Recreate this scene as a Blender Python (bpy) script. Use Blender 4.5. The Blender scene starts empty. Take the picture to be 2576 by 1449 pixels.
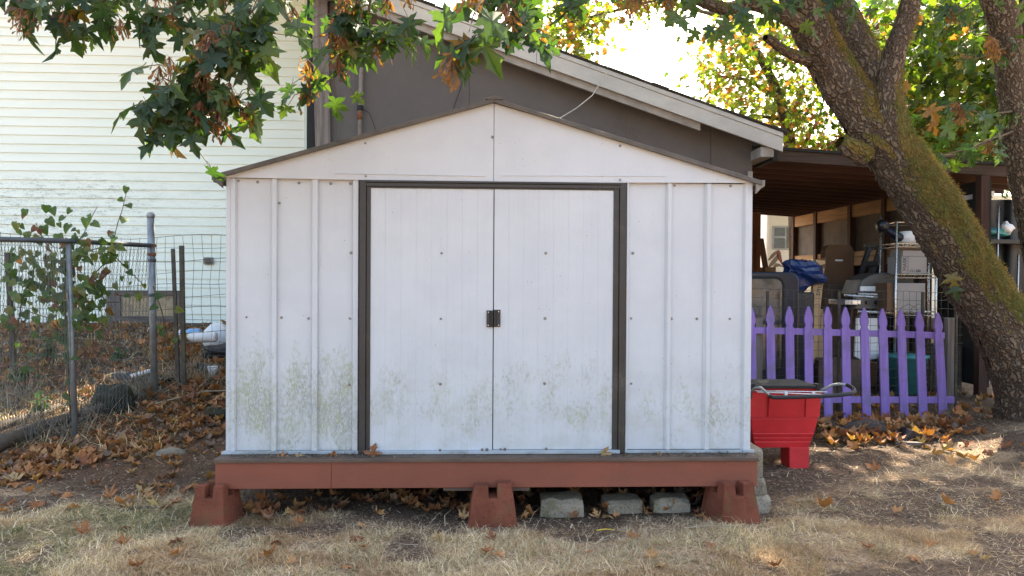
import bpy, math, random
import numpy as np
from mathutils import Vector, Matrix
random.seed(7); RNG = np.random.default_rng(11)
SC = bpy.context.scene
COL = SC.collection
rad = math.radians

# ------------------------------------------------------------------ camera
CAM = np.array((-0.058, -4.194, 1.316)); YAW, PITCH, ROLL, F = .0402, -.0106, .006, 1860.0
_cy, _sy, _cp, _sp = math.cos(YAW), math.sin(YAW), math.cos(PITCH), math.sin(PITCH)
FW = np.array((_sy*_cp, _cy*_cp, _sp)); _r = np.array((_cy, -_sy, 0.)); _u = np.cross(_r, FW)
RT = math.cos(ROLL)*_r + math.sin(ROLL)*_u; UP = -math.sin(ROLL)*_r + math.cos(ROLL)*_u
cd = bpy.data.cameras.new('camera'); cam = bpy.data.objects.new('camera', cd); COL.objects.link(cam)
cd.sensor_width = 36; cd.lens = 36*F/2576; cd.clip_end = 900; cd.clip_start = .05
_m = Matrix.Identity(4)
for i in range(3):
    _m[i][0], _m[i][1], _m[i][2], _m[i][3] = RT[i], UP[i], -FW[i], CAM[i]
cam.matrix_world = _m; SC.camera = cam

# ------------------------------------------------------------------ light
SUN_AZ, SUN_EL = rad(20), rad(47)
W = bpy.data.worlds.new('World'); SC.world = W; W.use_nodes = True
nt = W.node_tree; bg = nt.nodes['Background']
sky = nt.nodes.new('ShaderNodeTexSky'); sky.sky_type = 'NISHITA'; sky.sun_disc = False
sky.sun_elevation = SUN_EL; sky.sun_rotation = SUN_AZ; sky.air_density = 1.0; sky.dust_density = 4.0; sky.ozone_density = 0.6
nt.links.new(sky.outputs[0], bg.inputs[0]); bg.inputs[1].default_value = .15
sd = bpy.data.lights.new('sun', 'SUN'); sd.energy = 4.5; sd.angle = rad(.6); sd.color = (1, .93, .82)
sun = bpy.data.objects.new('sun', sd); COL.objects.link(sun)
_sd = Vector((math.sin(SUN_AZ)*math.cos(SUN_EL), math.cos(SUN_AZ)*math.cos(SUN_EL), math.sin(SUN_EL)))
sun.rotation_euler = _sd.to_track_quat('Z', 'Y').to_euler(); sun.location = _sd*30
vs = SC.view_settings; vs.view_transform = 'Standard'; vs.look = 'None'; vs.gamma = 1.0; vs.exposure = 2.4
try:
    vs.use_white_balance = True; vs.white_balance_temperature = 7250; vs.white_balance_tint = 8
except Exception: pass
SC.cycles.max_bounces = 8; SC.cycles.transparent_max_bounces = 8
try: SC.cycles.use_denoising = True
except Exception: pass

# ------------------------------------------------------------------ helpers
def ray(x, y): return FW + RT*(x-1288)/F - UP*(y-724.5)/F
def at(x, y, Y):            # point of the plane y = Y (metres) seen at that place of the layout sketch
    d = ray(x, y); return CAM + d*(Y-CAM[1])/d[1]
def atx(x, y, X):
    d = ray(x, y); return CAM + d*(X-CAM[0])/d[0]
def proj(p):
    d = np.asarray(p)-CAM; z = d@FW
    return 1288+F*(d@RT)/z, 724.5-F*(d@UP)/z
def sstep(t): t = np.clip(t, 0, 1); return t*t*(3-2*t)
_lat = RNG.random((256, 256))
def noise2(x, y):
    x = np.asarray(x, float); y = np.asarray(y, float)
    xi = np.floor(x).astype(int); yi = np.floor(y).astype(int); fx = x-xi; fy = y-yi
    fx = fx*fx*(3-2*fx); fy = fy*fy*(3-2*fy)
    a = _lat[xi % 256, yi % 256]; b = _lat[(xi+1) % 256, yi % 256]; c = _lat[xi % 256, (yi+1) % 256]; d = _lat[(xi+1) % 256, (yi+1) % 256]
    return (a*(1-fx)+b*fx)*(1-fy)+(c*(1-fx)+d*fx)*fy
def fbm(x, y, o=3):
    s = 0; a = .5; t = 0
    for i in range(o): s = s+a*noise2(x*2**i+17*i, y*2**i+31*i); t += a; a *= .5
    return s/t
def gz(x, y):               # height of the ground
    x = np.asarray(x, float); y = np.asarray(y, float)
    l = .66*sstep((y-.4)/5.9)*sstep((-x-.6)/2.2)
    l = l+.06*np.exp(-(((x+3.6)/1.2)**2+((y-2.6)/.9)**2))
    r = .07*np.exp(-(((x-3.35)/.55)**2+((y-2.1)/.3)**2)) + .16*np.exp(-(((x-4.9)/.7)**2+((y-2.0)/.6)**2))
    b = (fbm(x*1.7, y*1.7)-.5)*.045 + (noise2(x*9, y*9)-.5)*.012
    return l+r+b*sstep((8-np.abs(x))/3)*sstep((9-np.abs(y))/3)-.012
def gzf(x, y): return float(gz(x, y))

class MB:
    def __init__(s): s.v = []; s.f = []; s.uv = None
    def add(s, vs, fs):
        o = len(s.v); s.v += [tuple(map(float, p)) for p in vs]; s.f += [tuple(o+i for i in f) for f in fs]; return s
    def box(s, lo, hi, rz=0, piv=None, M=None):
        x0, y0, z0 = lo; x1, y1, z1 = hi
        p = [(x0,y0,z0),(x1,y0,z0),(x1,y1,z0),(x0,y1,z0),(x0,y0,z1),(x1,y0,z1),(x1,y1,z1),(x0,y1,z1)]
        if rz:
            c = piv or ((x0+x1)/2, (y0+y1)/2); co, si = math.cos(rz), math.sin(rz)
            p = [(c[0]+(a-c[0])*co-(b-c[1])*si, c[1]+(a-c[0])*si+(b-c[1])*co, z) for a, b, z in p]
        if M is not None: p = [tuple(M @ Vector(q)) for q in p]
        return s.add(p, [(0,3,2,1),(4,5,6,7),(0,1,5,4),(1,2,6,5),(2,3,7,6),(3,0,4,7)])
    def beam(s, a, b, w, h, up=(0,0,1)):      # square bar from a to b
        a = np.array(a, float); b = np.array(b, float); d = b-a; d /= np.linalg.norm(d)
        sd_ = np.cross(d, up); sd_ /= np.linalg.norm(sd_); u = np.cross(sd_, d)
        p = []
        for c in (a, b):
            for i, j in ((-1,-1),(1,-1),(1,1),(-1,1)): p.append(c+sd_*w/2*i+u*h/2*j)
        return s.add(p, [(0,1,2,3),(7,6,5,4),(0,4,5,1),(1,5,6,2),(2,6,7,3),(3,7,4,0)])
    def tube(s, pts, r, n=8, cap=True, closed=False):
        pts = [np.array(p, float) for p in pts]; m = len(pts)
        rr = r if hasattr(r, '__len__') else [r]*m
        ref = np.array((.31, .17, .93)); V = []; Fc = []
        for i, p in enumerate(pts):
            d = pts[min(i+1, m-1)]-pts[max(i-1, 0)]
            if closed: d = pts[(i+1) % m]-pts[i-1]
            d = d/(np.linalg.norm(d)+1e-9); a = np.cross(d, ref)
            if np.linalg.norm(a) < .05: a = np.cross(d, (1, 0, 0))
            a /= np.linalg.norm(a); b = np.cross(d, a)
            for k in range(n):
                t = 2*math.pi*k/n; V.append(p+rr[i]*(a*math.cos(t)+b*math.sin(t)))
        for i in range(m if closed else m-1):
            for k in range(n):
                j = (i+1) % m; Fc.append((i*n+k, i*n+(k+1) % n, j*n+(k+1) % n, j*n+k))
        if cap and not closed: Fc.append(tuple(range(n-1, -1, -1))); Fc.append(tuple((m-1)*n+k for k in range(n)))
        return s.add(V, Fc)
    def prism(s, poly, y0, y1):               # polygon in xz (counter-clockwise seen from -y), extruded in y
        n = len(poly); V = [(x, y0, z) for x, z in poly]+[(x, y1, z) for x, z in poly]
        return s.add(V, [tuple(range(n)), tuple(range(2*n-1, n-1, -1))]+[(i, i+n, (i+1) % n+n, (i+1) % n) for i in range(n)])
    def prismz(s, poly, z0, z1):
        n = len(poly); V = [(x, y, z0) for x, y in poly]+[(x, y, z1) for x, y in poly]
        return s.add(V, [tuple(range(n-1, -1, -1)), tuple(range(n, 2*n))]+[(i, (i+1) % n, (i+1) % n+n, i+n) for i in range(n)])
    def lathe(s, c, prof, n=16, axis='z'):
        V = []; m = len(prof)
        for r, h in prof:
            for k in range(n):
                t = 2*math.pi*k/n; q = (r*math.cos(t), r*math.sin(t), h)
                if axis == 'y': q = (q[0], q[2], q[1])
                if axis == 'x': q = (q[2], q[0], q[1])
                V.append((c[0]+q[0], c[1]+q[1], c[2]+q[2]))
        Fc = [(i*n+k, i*n+(k+1) % n, (i+1)*n+(k+1) % n, (i+1)*n+k) for i in range(m-1) for k in range(n)]
        Fc += [tuple(range(n-1, -1, -1)), tuple((m-1)*n+k for k in range(n))]
        return s.add(V, Fc)
    def mesh(s, name, origin=(0, 0, 0), smooth=False):
        me = bpy.data.meshes.new(name); o = origin
        me.from_pydata([(x-o[0], y-o[1], z-o[2]) for x, y, z in s.v], [], s.f); me.update()
        if smooth: me.polygons.foreach_set('use_smooth', [True]*len(me.polygons))
        return me
    def build(s, name, mat, parent=None, bevel=0, smooth=False, kind=None, label=None):
        org = wloc(parent) if parent else (0, 0, 0)
        me = s.mesh(name, org, smooth)
        if mat: me.materials.append(mat)
        o = bpy.data.objects.new(name, me); COL.objects.link(o); o.parent = parent
        if bevel:
            b = o.modifiers.new('bevel', 'BEVEL'); b.width = bevel; b.segments = 2; b.limit_method = 'ANGLE'; b.angle_limit = rad(40)
        if kind: o['kind'] = kind
        if label: o['label'] = label
        return o
def wloc(o):
    x = y = z = 0
    while o: x += o.location[0]; y += o.location[1]; z += o.location[2]; o = o.parent
    return (x, y, z)
def tag(o, label, cat, group=None, kind=None):
    o['label'] = label; o['category'] = cat
    if not kind and not o.get('kind'): o['kind'] = 'thing'
    if group: o['group'] = group
    if kind: o['kind'] = kind
    return o
def thing(name, label, cat, loc, group=None):
    o = bpy.data.objects.new(name, None); COL.objects.link(o); o.location = tuple(float(a) for a in loc); o.empty_display_size = .1
    return tag(o, label, cat, group)
def single(mb, name, mat, label, cat, group=None, bevel=0, smooth=False):     # thing made of one mesh
    v = np.array(mb.v); c = (float(v[:,0].mean()), float(v[:,1].mean()), float(v[:,2].min()))
    me = mb.mesh(name, c, smooth); me.materials.append(mat)
    o = bpy.data.objects.new(name, me); COL.objects.link(o); o.location = c
    if bevel:
        b = o.modifiers.new('bevel', 'BEVEL'); b.width = bevel; b.segments = 2; b.limit_method = 'ANGLE'; b.angle_limit = rad(40)
    return tag(o, label, cat, group)
def big_mesh(name, V, Fa, mat, col=None, smooth=False):   # numpy arrays: verts (n,3), faces (m,k), per-vertex colour
    me = bpy.data.meshes.new(name); n, k = len(V), Fa.shape[1]; m = len(Fa)
    me.vertices.add(n); me.vertices.foreach_set('co', np.ascontiguousarray(V, dtype=np.float32).ravel())
    me.loops.add(m*k); me.loops.foreach_set('vertex_index', np.ascontiguousarray(Fa, dtype=np.int32).ravel())
    me.polygons.add(m); me.polygons.foreach_set('loop_start', np.arange(0, m*k, k, dtype=np.int32))
    try: me.polygons.foreach_set('loop_total', np.full(m, k, dtype=np.int32))
    except Exception: pass
    if smooth: me.polygons.foreach_set('use_smooth', np.ones(m, dtype=bool))
    if col is not None:
        a = me.color_attributes.new('Col', 'FLOAT_COLOR', 'POINT')
        c = np.ones((n, 4), dtype=np.float32); c[:, :3] = col; a.data.foreach_set('color', c.ravel())
    me.update(calc_edges=True); me.validate(); me.materials.append(mat)
    return me
def link_mesh(name, me, parent=None, kind=None):
    o = bpy.data.objects.new(name, me); COL.objects.link(o)
    if parent:
        o.parent = parent; w = wloc(parent); o.location = (-w[0], -w[1], -w[2])
    if kind: o['kind'] = kind
    return o

# ------------------------------------------------------------------ materials
class NT:
    def __init__(s, name):
        s.m = bpy.data.materials.new(name); s.m.use_nodes = True; s.t = s.m.node_tree; s.b = s.t.nodes['Principled BSDF']
        s.out = s.t.nodes['Material Output']
    def n(s, k, **kw):
        o = s.t.nodes.new('ShaderNode'+k)
        for a, b in kw.items(): setattr(o, a, b)
        return o
    def l(s, a, b): s.t.links.new(a, b)
    def val(s, sock, v):
        if hasattr(v, 'is_output') or isinstance(v, bpy.types.NodeSocket): s.l(v, sock)
        elif isinstance(v, (tuple, list)) and len(v) == 3 and sock.type == 'RGBA': sock.default_value = (*v, 1)
        else: sock.default_value = v
    def pos(s, scale=(1,1,1), obj=False):
        c = s.n('TexCoord').outputs['Object'] if obj else s.n('NewGeometry').outputs['Position']
        mp = s.n('Mapping'); mp.inputs['Scale'].default_value = scale; s.l(c, mp.inputs['Vector']); return mp.outputs[0]
    def noise(s, v, scale, detail=4, rough=.6):
        o = s.n('TexNoise'); s.l(v, o.inputs['Vector']); o.inputs['Scale'].default_value = scale
        o.inputs['Detail'].default_value = detail; o.inputs['Roughness'].default_value = rough; return o.outputs['Fac']
    def vor(s, v, scale, feature='F1'):
        o = s.n('TexVoronoi', feature=feature); s.l(v, o.inputs['Vector']); o.inputs['Scale'].default_value = scale; return o.outputs['Distance']
    def rng(s, f, a, b, c=0., d=1.):
        o = s.n('MapRange'); o.interpolation_type = 'SMOOTHSTEP'; s.val(o.inputs[0], f)
        for i, x in enumerate((a, b, c, d)): o.inputs[i+1].default_value = x
        return o.outputs[0]
    def math(s, op, a, b=0.):
        o = s.n('Math', operation=op); s.val(o.inputs[0], a); s.val(o.inputs[1], b); return o.outputs[0]
    def mix(s, f, a, b, blend='MIX'):
        o = s.n('Mix', data_type='RGBA', blend_type=blend); s.val(o.inputs[0], f); s.val(o.inputs[6], a); s.val(o.inputs[7], b); return o.outputs[2]
    def bump(s, h, strength=.3, dist=.01):
        o = s.n('Bump'); o.inputs['Strength'].default_value = strength; o.inputs['Distance'].default_value = dist; s.l(h, o.inputs['Height']); s.l(o.outputs[0], s.b.inputs['Normal'])
    def done(s, col, rough=.6, metal=0., spec=None):
        s.val(s.b.inputs['Base Color'], col); s.val(s.b.inputs['Roughness'], rough); s.b.inputs['Metallic'].default_value = metal
        if spec is not None: s.b.inputs['Specular IOR Level'].default_value = spec
        return s.m
def plain(name, c, rough=.6, var=.18, scale=6, bump=.15, bs=60, metal=0., dirt=None, stretch=(1,1,1), spec=None, obj=False):
    t = NT(name); p = t.pos(stretch, obj); n1 = t.noise(p, scale); n2 = t.noise(p, bs)
    lo = tuple(x*(1-var) for x in c); hi = tuple(min(1, x*(1+var)) for x in c)
    k = t.mix(t.rng(n1, .3, .7), lo, hi)
    k = t.mix(t.rng(n2, .55, .8, 0, .35), k, tuple(x*.6 for x in c))
    if dirt:
        d = t.math('MULTIPLY', t.rng(t.noise(p, scale*.7+.31), .52, .7), t.rng(n2, .35, .6)); k = t.mix(t.math('MULTIPLY', d, dirt[1]), k, dirt[0])
    if bump: t.bump(n2, bump, .01)
    r = t.rng(n1, .2, .8, max(.05, rough-.1), min(1, rough+.1))
    return t.done(k, r, metal, spec)
def wood(name, c, axis=0, rough=.75, dark=.5, fine=1.0):
    st = [28*fine]*3; st[axis] = 1.6
    t = NT(name); p = t.pos(tuple(st)); n1 = t.noise(p, 1.0, 6, .65); n2 = t.noise(t.pos(), 2.2)
    k = t.mix(t.rng(n1, .3, .72), tuple(x*dark for x in c), c); k = t.mix(t.rng(n2, .45, .75, 0, .45), k, tuple(x*.55 for x in c))
    t.bump(n1, .35, .006); return t.done(k, rough)
def attr_mat(name, rough=.75, trans=0., var=.25, bump=0, objrand=None):
    t = NT(name)
    if objrand:                      # colour differs from leaf to leaf
        r = t.n('ObjectInfo').outputs['Random']; cr = t.n('ValToRGB'); cr.color_ramp.interpolation = 'LINEAR'
        while len(cr.color_ramp.elements) < len(objrand): cr.color_ramp.elements.new(.5)
        for e, (pp, c) in zip(cr.color_ramp.elements, objrand): e.position = pp; e.color = (*c, 1)
        t.l(r, cr.inputs[0]); c = cr.outputs[0]
    else:
        a = t.n('Attribute'); a.attribute_name = 'Col'; c = a.outputs['Color']
    n = t.noise(t.pos(), 45); c = t.mix(t.rng(n, .35, .75, 0, var*2), c, t.mix(1., c, (.55, .5, .45), 'MULTIPLY'))
    if bump: t.bump(n, bump, .01)
    t.done(c, rough)
    if trans:
        tr = t.n('BsdfTranslucent'); mx = t.n('MixShader'); mx.inputs[0].default_value = trans
        bright = t.mix(1., c, (2.0, 2.3, .7), 'MULTIPLY'); t.l(bright, tr.inputs['Color'])
        t.l(t.b.outputs[0], mx.inputs[1]); t.l(tr.outputs[0], mx.inputs[2]); t.l(mx.outputs[0], t.out.inputs['Surface'])
    return t.m

def shed_paint():
    t = NT('shed_paint'); g = t.n('NewGeometry'); p = g.outputs['Position']; sx = t.n('SeparateXYZ'); t.l(p, sx.inputs[0])
    z, x = sx.outputs['Z'], sx.outputs['X']
    n1 = t.noise(t.pos((1,1,1)), 3.0); fine = t.noise(t.pos((1,1,.55)), 60, 5, .7); mid = t.noise(t.pos((1,1,.5)), 6.5, 5, .62)
    streak = t.noise(t.pos((40,40,.7)), 1.0, 4, .6)
    base = t.mix(t.rng(n1, .3, .7), (.495,.512,.545), (.54,.557,.585))
    base = t.mix(t.rng(streak, .55, .85, 0, .22), base, (.42,.43,.43))
    lowz = t.math('MULTIPLY', t.rng(z, .45, 1.55, 1., 0.), t.rng(z, .34, .6, .7, 1.))
    left = t.rng(x, -.85, -.60, 1., .74)
    amt = t.math('MULTIPLY', lowz, left)
    m = t.math('ADD', t.math('MULTIPLY', mid, .62), t.math('MULTIPLY', fine, .5))
    thr = t.math('SUBTRACT', .81, t.math('MULTIPLY', amt, .43))
    alg = t.math('MULTIPLY', t.rng(t.math('SUBTRACT', m, thr), 0., .22, 0, .85), t.rng(t.noise(t.pos((1,1,.4)), 130, 4, .8), .36, .54))
    gre = t.mix(t.rng(t.noise(t.pos(), 5.5), .4, .62), (.28,.285,.235), (.30,.305,.165))
    k = t.mix(alg, base, gre)
    grime = t.math('MULTIPLY', t.rng(t.noise(t.pos(), 7.0), .42, .72), t.rng(z, .34, 1.15, .45, .06))
    k = t.mix(grime, k, (.40,.40,.36))
    spk = t.math('MULTIPLY', t.rng(t.vor(t.pos((1,1,.8)), 34), .10, .05, 0, 1), t.rng(t.noise(t.pos(), 4.3), .52, .62))
    k = t.mix(spk, k, (.16,.14,.12))
    t.bump(t.math('ADD', t.math('MULTIPLY', t.noise(t.pos((1,1,.6)), 3.2, 2), 2.2), t.math('MULTIPLY', fine, .2)), .30, .014)
    return t.done(k, t.rng(n1, .2, .8, .42, .6), 0., .35)
def ground_mat():
    t = NT('ground_soil'); a = t.n('Attribute'); a.attribute_name = 'Col'
    n1 = t.noise(t.pos(), 55, 6, .7); n2 = t.noise(t.pos(), 9, 4); n3 = t.noise(t.pos((60, 22, 40)), 1., 5, .7); v = t.vor(t.pos(), 75)
    c = t.mix(t.rng(n1, .3, .7), t.mix(1., a.outputs['Color'], (.45,.42,.40), 'MULTIPLY'), t.mix(1., a.outputs['Color'], (1.5,1.45,1.4), 'MULTIPLY'))
    c = t.mix(t.rng(n2, .45, .7, 0, .4), c, t.mix(1., a.outputs['Color'], (.5,.46,.42), 'MULTIPLY'))
    c = t.mix(t.rng(n3, .64, .75, 0, .55), c, (.33,.26,.17)); c = t.mix(t.rng(v, .13, .05, 0, .55), c, (.30,.26,.22))
    t.bump(t.math('ADD', n1, t.math('MULTIPLY', v, .7)), .9, .02); return t.done(c, .95, 0, .1)
def bark_mat():
    t = NT('maple_bark'); uv = t.n('UVMap'); mp = t.n('Mapping'); mp.inputs['Scale'].default_value = (30, 12, 1); t.l(uv.outputs[0], mp.inputs[0])
    wob = t.n('TexNoise'); wob.inputs['Scale'].default_value = 14; t.l(uv.outputs[0], wob.inputs['Vector'])
    ad = t.n('VectorMath', operation='ADD'); sc = t.n('VectorMath', operation='SCALE'); sc.inputs['Scale'].default_value = 2.4
    t.l(wob.outputs['Color'], sc.inputs[0]); t.l(mp.outputs[0], ad.inputs[0]); t.l(sc.outputs[0], ad.inputs[1])
    e = t.vor(ad.outputs[0], 1.0, 'DISTANCE_TO_EDGE'); fine = t.noise(t.pos(), 70, 5, .7); big = t.noise(t.pos(), 4.5, 4); pat = t.noise(t.pos(), 9, 4)
    k = t.mix(t.math('ADD', t.rng(e, .0, .30, 0, .75), t.rng(fine, .35, .7, -.15, .4)), (.070,.050,.037), (.24,.178,.128)); k = t.mix(t.rng(t.noise(t.pos(), 25, 4, .7), .4, .65, 0, .5), k, (.12,.088,.064))
    k = t.mix(t.math('MULTIPLY', t.rng(pat, .63, .69), t.rng(fine, .42, .55)), k, (.34,.32,.28))          # lichen
    g = t.n('NewGeometry'); sp = t.n('SeparateXYZ'); t.l(g.outputs['Normal'], sp.inputs[0])
    up = t.math('ADD', t.math('MULTIPLY', sp.outputs['X'], .62), t.math('MULTIPLY', sp.outputs['Z'], .75))
    pz = t.n('SeparateXYZ'); t.l(g.outputs['Position'], pz.inputs[0]); zz = t.math('MULTIPLY', t.rng(pz.outputs['Z'], .85, 1.35), t.rng(pz.outputs['Z'], 3.2, 2.3, 0., .85)); up = t.math('ADD', up, t.math('SUBTRACT', zz, .10))
    ms = t.rng(t.math('ADD', up, t.math('MULTIPLY', t.math('SUBTRACT', big, .5), 1.7)), .12, .40, 0, .94)
    mc = t.mix(t.rng(t.noise(t.pos(), 6), .35, .65), (.16,.11,.032), (.11,.105,.028)); k = t.mix(ms, k, mc)
    t.bump(t.math('ADD', t.math('MULTIPLY', t.rng(e, .0, .25), 1.), t.math('MULTIPLY', fine, .35)), .9, .03)
    return t.done(k, .92, 0, .15)
def concrete(name, c, moss=.3, pit=.8):
    t = NT(name); p = t.pos(); n = t.noise(p, 6); f = t.noise(p, 70, 5, .8); v = t.vor(p, 55)
    k = t.mix(t.rng(n, .3, .7), tuple(a*.75 for a in c), tuple(min(1, a*1.2) for a in c)); k = t.mix(t.rng(v, .34, .12, 0, pit), k, tuple(a*.35 for a in c)); k = t.mix(t.rng(f, .5, .62, 0, pit*.7), k, tuple(min(1, a*1.5) for a in c))
    k = t.mix(t.math('MULTIPLY', t.rng(t.noise(p, 9), .5, .7), moss), k, (.13,.12,.05)); t.bump(t.math('SUBTRACT', f, t.math('MULTIPLY', t.rng(v, .2, .05), .8)), .8, .01)
    return t.done(k, .95, 0, .15)
def siding_mat():
    t = NT('pale_green_siding'); g = t.n('NewGeometry'); sx = t.n('SeparateXYZ'); t.l(g.outputs['Position'], sx.inputs[0])
    n = t.noise(t.pos((.5,1,3)), 2.); st = t.noise(t.pos((1.5,1,9)), 2.4, 5, .7); f = t.noise(t.pos((9,9,22)), 3., 4, .7)
    k = t.mix(t.rng(n, .3, .7), (.80,.85,.75), (.85,.885,.79))
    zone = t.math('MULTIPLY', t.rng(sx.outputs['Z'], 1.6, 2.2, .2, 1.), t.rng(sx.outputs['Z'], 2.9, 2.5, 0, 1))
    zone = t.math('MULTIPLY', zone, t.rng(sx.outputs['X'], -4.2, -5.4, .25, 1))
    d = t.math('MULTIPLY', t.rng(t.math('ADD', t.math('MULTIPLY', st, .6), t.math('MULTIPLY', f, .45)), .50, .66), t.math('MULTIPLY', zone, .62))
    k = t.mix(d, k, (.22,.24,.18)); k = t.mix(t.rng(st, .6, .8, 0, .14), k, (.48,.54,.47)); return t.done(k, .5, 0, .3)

M = {}
M['shed'] = shed_paint()
M['ground'] = ground_mat(); M['bark'] = bark_mat(); M['siding'] = siding_mat()
M['frame'] = plain('dark_brown_frame', (.028,.0225,.020), .5, .3, 5, .1, 80, dirt=((.13,.11,.085), .4))
M['rooftrim'] = plain('brown_roof_trim', (.085,.070,.058), .6, .35, 8, .25, 60, dirt=((.05,.05,.02), .6))
M['roofmetal'] = plain('shed_roof_metal', (.42,.40,.37), .5, .2, 4, .1, 40, dirt=((.14,.12,.08), .6))
M['galv'] = plain('galvanised_steel', (.36,.41,.46), .45, .15, 6, .1, 70, .35, dirt=((.14,.12,.10), .5))
M['screw'] = plain('screw_zinc', (.22,.21,.20), .4, .2, 30, 0, 60, .8)
M['black'] = plain('black_plastic', (.010,.010,.012), .35, .2, 8, .1, 60)
M['redwood'] = plain('redwood_paint', (.225,.062,.034), .62, .14, 3, .12, 90, dirt=((.11,.06,.045), .6), stretch=(.5,1,1))
M['deck'] = plain('weathered_deck', (.12,.078,.058), .9, .3, 5, .4, 45, dirt=((.05,.045,.035), .7), stretch=(.4,1,1))
M['pier'] = concrete('redwood_painted_concrete', (.195,.062,.038), .35, .22)
M['conc'] = concrete('grey_concrete', (.27,.225,.17), .6); M['conc2'] = concrete('pale_concrete', (.34,.29,.23), .5)
M['gwall'] = plain('grey_plywood_paint', (.105,.092,.087), .8, .12, 1.6, .12, 70, dirt=((.06,.055,.05), .5))
M['fascia'] = plain('white_fascia_paint', (.50,.49,.46), .6, .12, 4, .12, 60, dirt=((.22,.21,.18), .55), stretch=(.5,1,1))
M['soffit'] = plain('dull_soffit_paint', (.30,.275,.25), .7, .2, 5, .2, 60, dirt=((.12,.11,.09), .5))
M['shingle'] = plain('asphalt_shingle', (.045,.042,.038), .95, .4, 9, .8, 90, dirt=((.06,.08,.02), .6))
M['trimgreen'] = plain('pale_green_trim', (.66,.74,.65), .5, .06, 3, .03, 60)
M['gap'] = plain('near_black', (.018,.018,.018), .9, .3, 8, .3, 40)  # plain near-black for dark parts, also painted shade beside the house
M['oldwood'] = wood('weathered_grey_board', (.23,.195,.175), 2, .9, .45)
M['oldwoodx'] = wood('weathered_rail', (.20,.165,.14), 0, .9, .45)
M['brownroof'] = wood('stained_rafter', (.065,.022,.013), 0, .8, .45)
M['beamdark'] = wood('dark_front_beam', (.07,.045,.034), 0, .85, .5)
M['pine'] = wood('raw_pine', (.52,.30,.13), 1, .75, .6); M['pinev'] = wood('raw_pine_upright', (.46,.25,.11), 2, .75, .6)
M['darkpost'] = wood('dark_post', (.075,.030,.020), 2, .8, .5)
M['ply'] = plain('grey_sheathing', (.19,.165,.14), .9, .25, 2.5, .3, 30, dirt=((.09,.08,.07), .6))
M['pipe'] = plain('painted_conduit', (.20,.175,.155), .7, .2, 8, .2, 60, dirt=((.17,.07,.03), .7))
M['steel'] = plain('weathered_galvanised_pipe', (.26,.275,.285), .5, .22, 7, .15, 60, .45, dirt=((.16,.10,.07), .5))
M['steeld'] = plain('dark_galvanised_rail', (.085,.095,.105), .5, .25, 7, .15, 60, .4, dirt=((.12,.09,.07), .4))
M['rust'] = plain('rusty_band', (.20,.07,.03), .85, .35, 20, .3, 80)
M['wire'] = plain('fence_wire', (.075,.078,.078), .55, .3, 10, 0, 60, .4)
M['wirel'] = plain('chain_link_wire', (.115,.12,.118), .55, .3, 10, 0, 60, .4)
M['stake'] = plain('rusted_stake', (.075,.062,.048), .9, .35, 12, .3, 60, dirt=((.13,.12,.05), .6))
M['purple'] = None
M['red'] = plain('red_plastic', (.55,.024,.03), .42, .14, 3, .06, 60, dirt=((.20,.03,.03), .5), spec=.4)
M['grip'] = plain('grey_foam_grip', (.018,.019,.023), .7, .2, 20, .2, 90)
M['chrome'] = plain('chrome_wire', (.52,.51,.50), .25, .1, 10, 0, 60, .9)
M['navy'] = plain('navy_paint', (.005,.008,.024), .35, .25, 4, .08, 60, dirt=((.03,.035,.05), .5))
M['tarp'] = plain('blue_tarp', (.014,.035,.13), .35, .3, 9, .3, 30, dirt=((.10,.16,.36), .6))
M['card'] = plain('cardboard', (.46,.30,.165), .85, .1, 3, .1, 60); M['card2'] = plain('brown_cardboard', (.135,.068,.032), .8, .15, 3, .1, 60)
M['tanwood'] = wood('tan_cabinet', (.30,.135,.058), 2, .5, .75)
M['boxwhite'] = plain('white_carton', (.30,.27,.255), .7, .06, 3, .05, 60, dirt=((.35,.31,.28), .4))
M['grey'] = plain('grill_lid', (.09,.085,.08), .45, .15, 5, .1, 60, .2); M['silver'] = plain('grill_steel', (.55,.55,.56), .28, .1, 6, 0, 60, .75)
M['white'] = plain('white_plastic', (.72,.73,.75), .45, .06, 3, .04, 60, dirt=((.45,.44,.42), .4))
M['teal'] = plain('teal_plastic', (.035,.22,.23), .45, .15, 4, .05, 60)
M['yellow'] = plain('yellow_cap', (.62,.42,.03), .5, .1, 5, .05, 60); M['bluecap'] = plain('blue_cap', (.18,.36,.58), .5, .1, 5, .05, 60)
M['rv'] = plain('motorhome_gelcoat', (.82,.82,.80), .35, .04, 2, 0, 60); M['rvbrown'] = plain('motorhome_stripe', (.20,.15,.11), .5, .1, 5, 0, 60); M['rvred'] = plain('motorhome_red_stripe', (.22,.07,.05), .5, .1, 5, 0, 60)
M['ink'] = plain('printed_ink', (.03,.03,.03), .7, .1, 5, 0, 60)
M['soil'] = plain('dark_soil', (.045,.036,.032), .95, .35, 9, .6, 40); M['rock'] = plain('mossy_rock', (.026,.027,.015), .95, .5, 6, .6, 30, dirt=((.11,.10,.07), .6))
M['bag'] = plain('black_tarpaulin', (.016,.017,.02), .5, .3, 8, .4, 25); M['foundation'] = plain('brown_foundation', (.13,.095,.075), .9, .3, 4, .4, 35)
M['stick'] = wood('dead_stick', (.13,.10,.075), 0, .9, .5); M['stickpale'] = wood('pale_stick', (.42,.35,.25), 0, .9, .6)
M['twig'] = plain('maple_twig', (.12,.085,.05), .85, .3, 20, .2, 60)
def glass(name, c=(.03,.035,.04), rough=.06):
    t = NT(name); n = t.noise(t.pos(), 3.5); return t.done(t.mix(t.rng(n, .4, .6), c, tuple(a*2.2 for a in c)), t.rng(n, .3, .7, rough, rough+.12), 0, .8)
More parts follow.
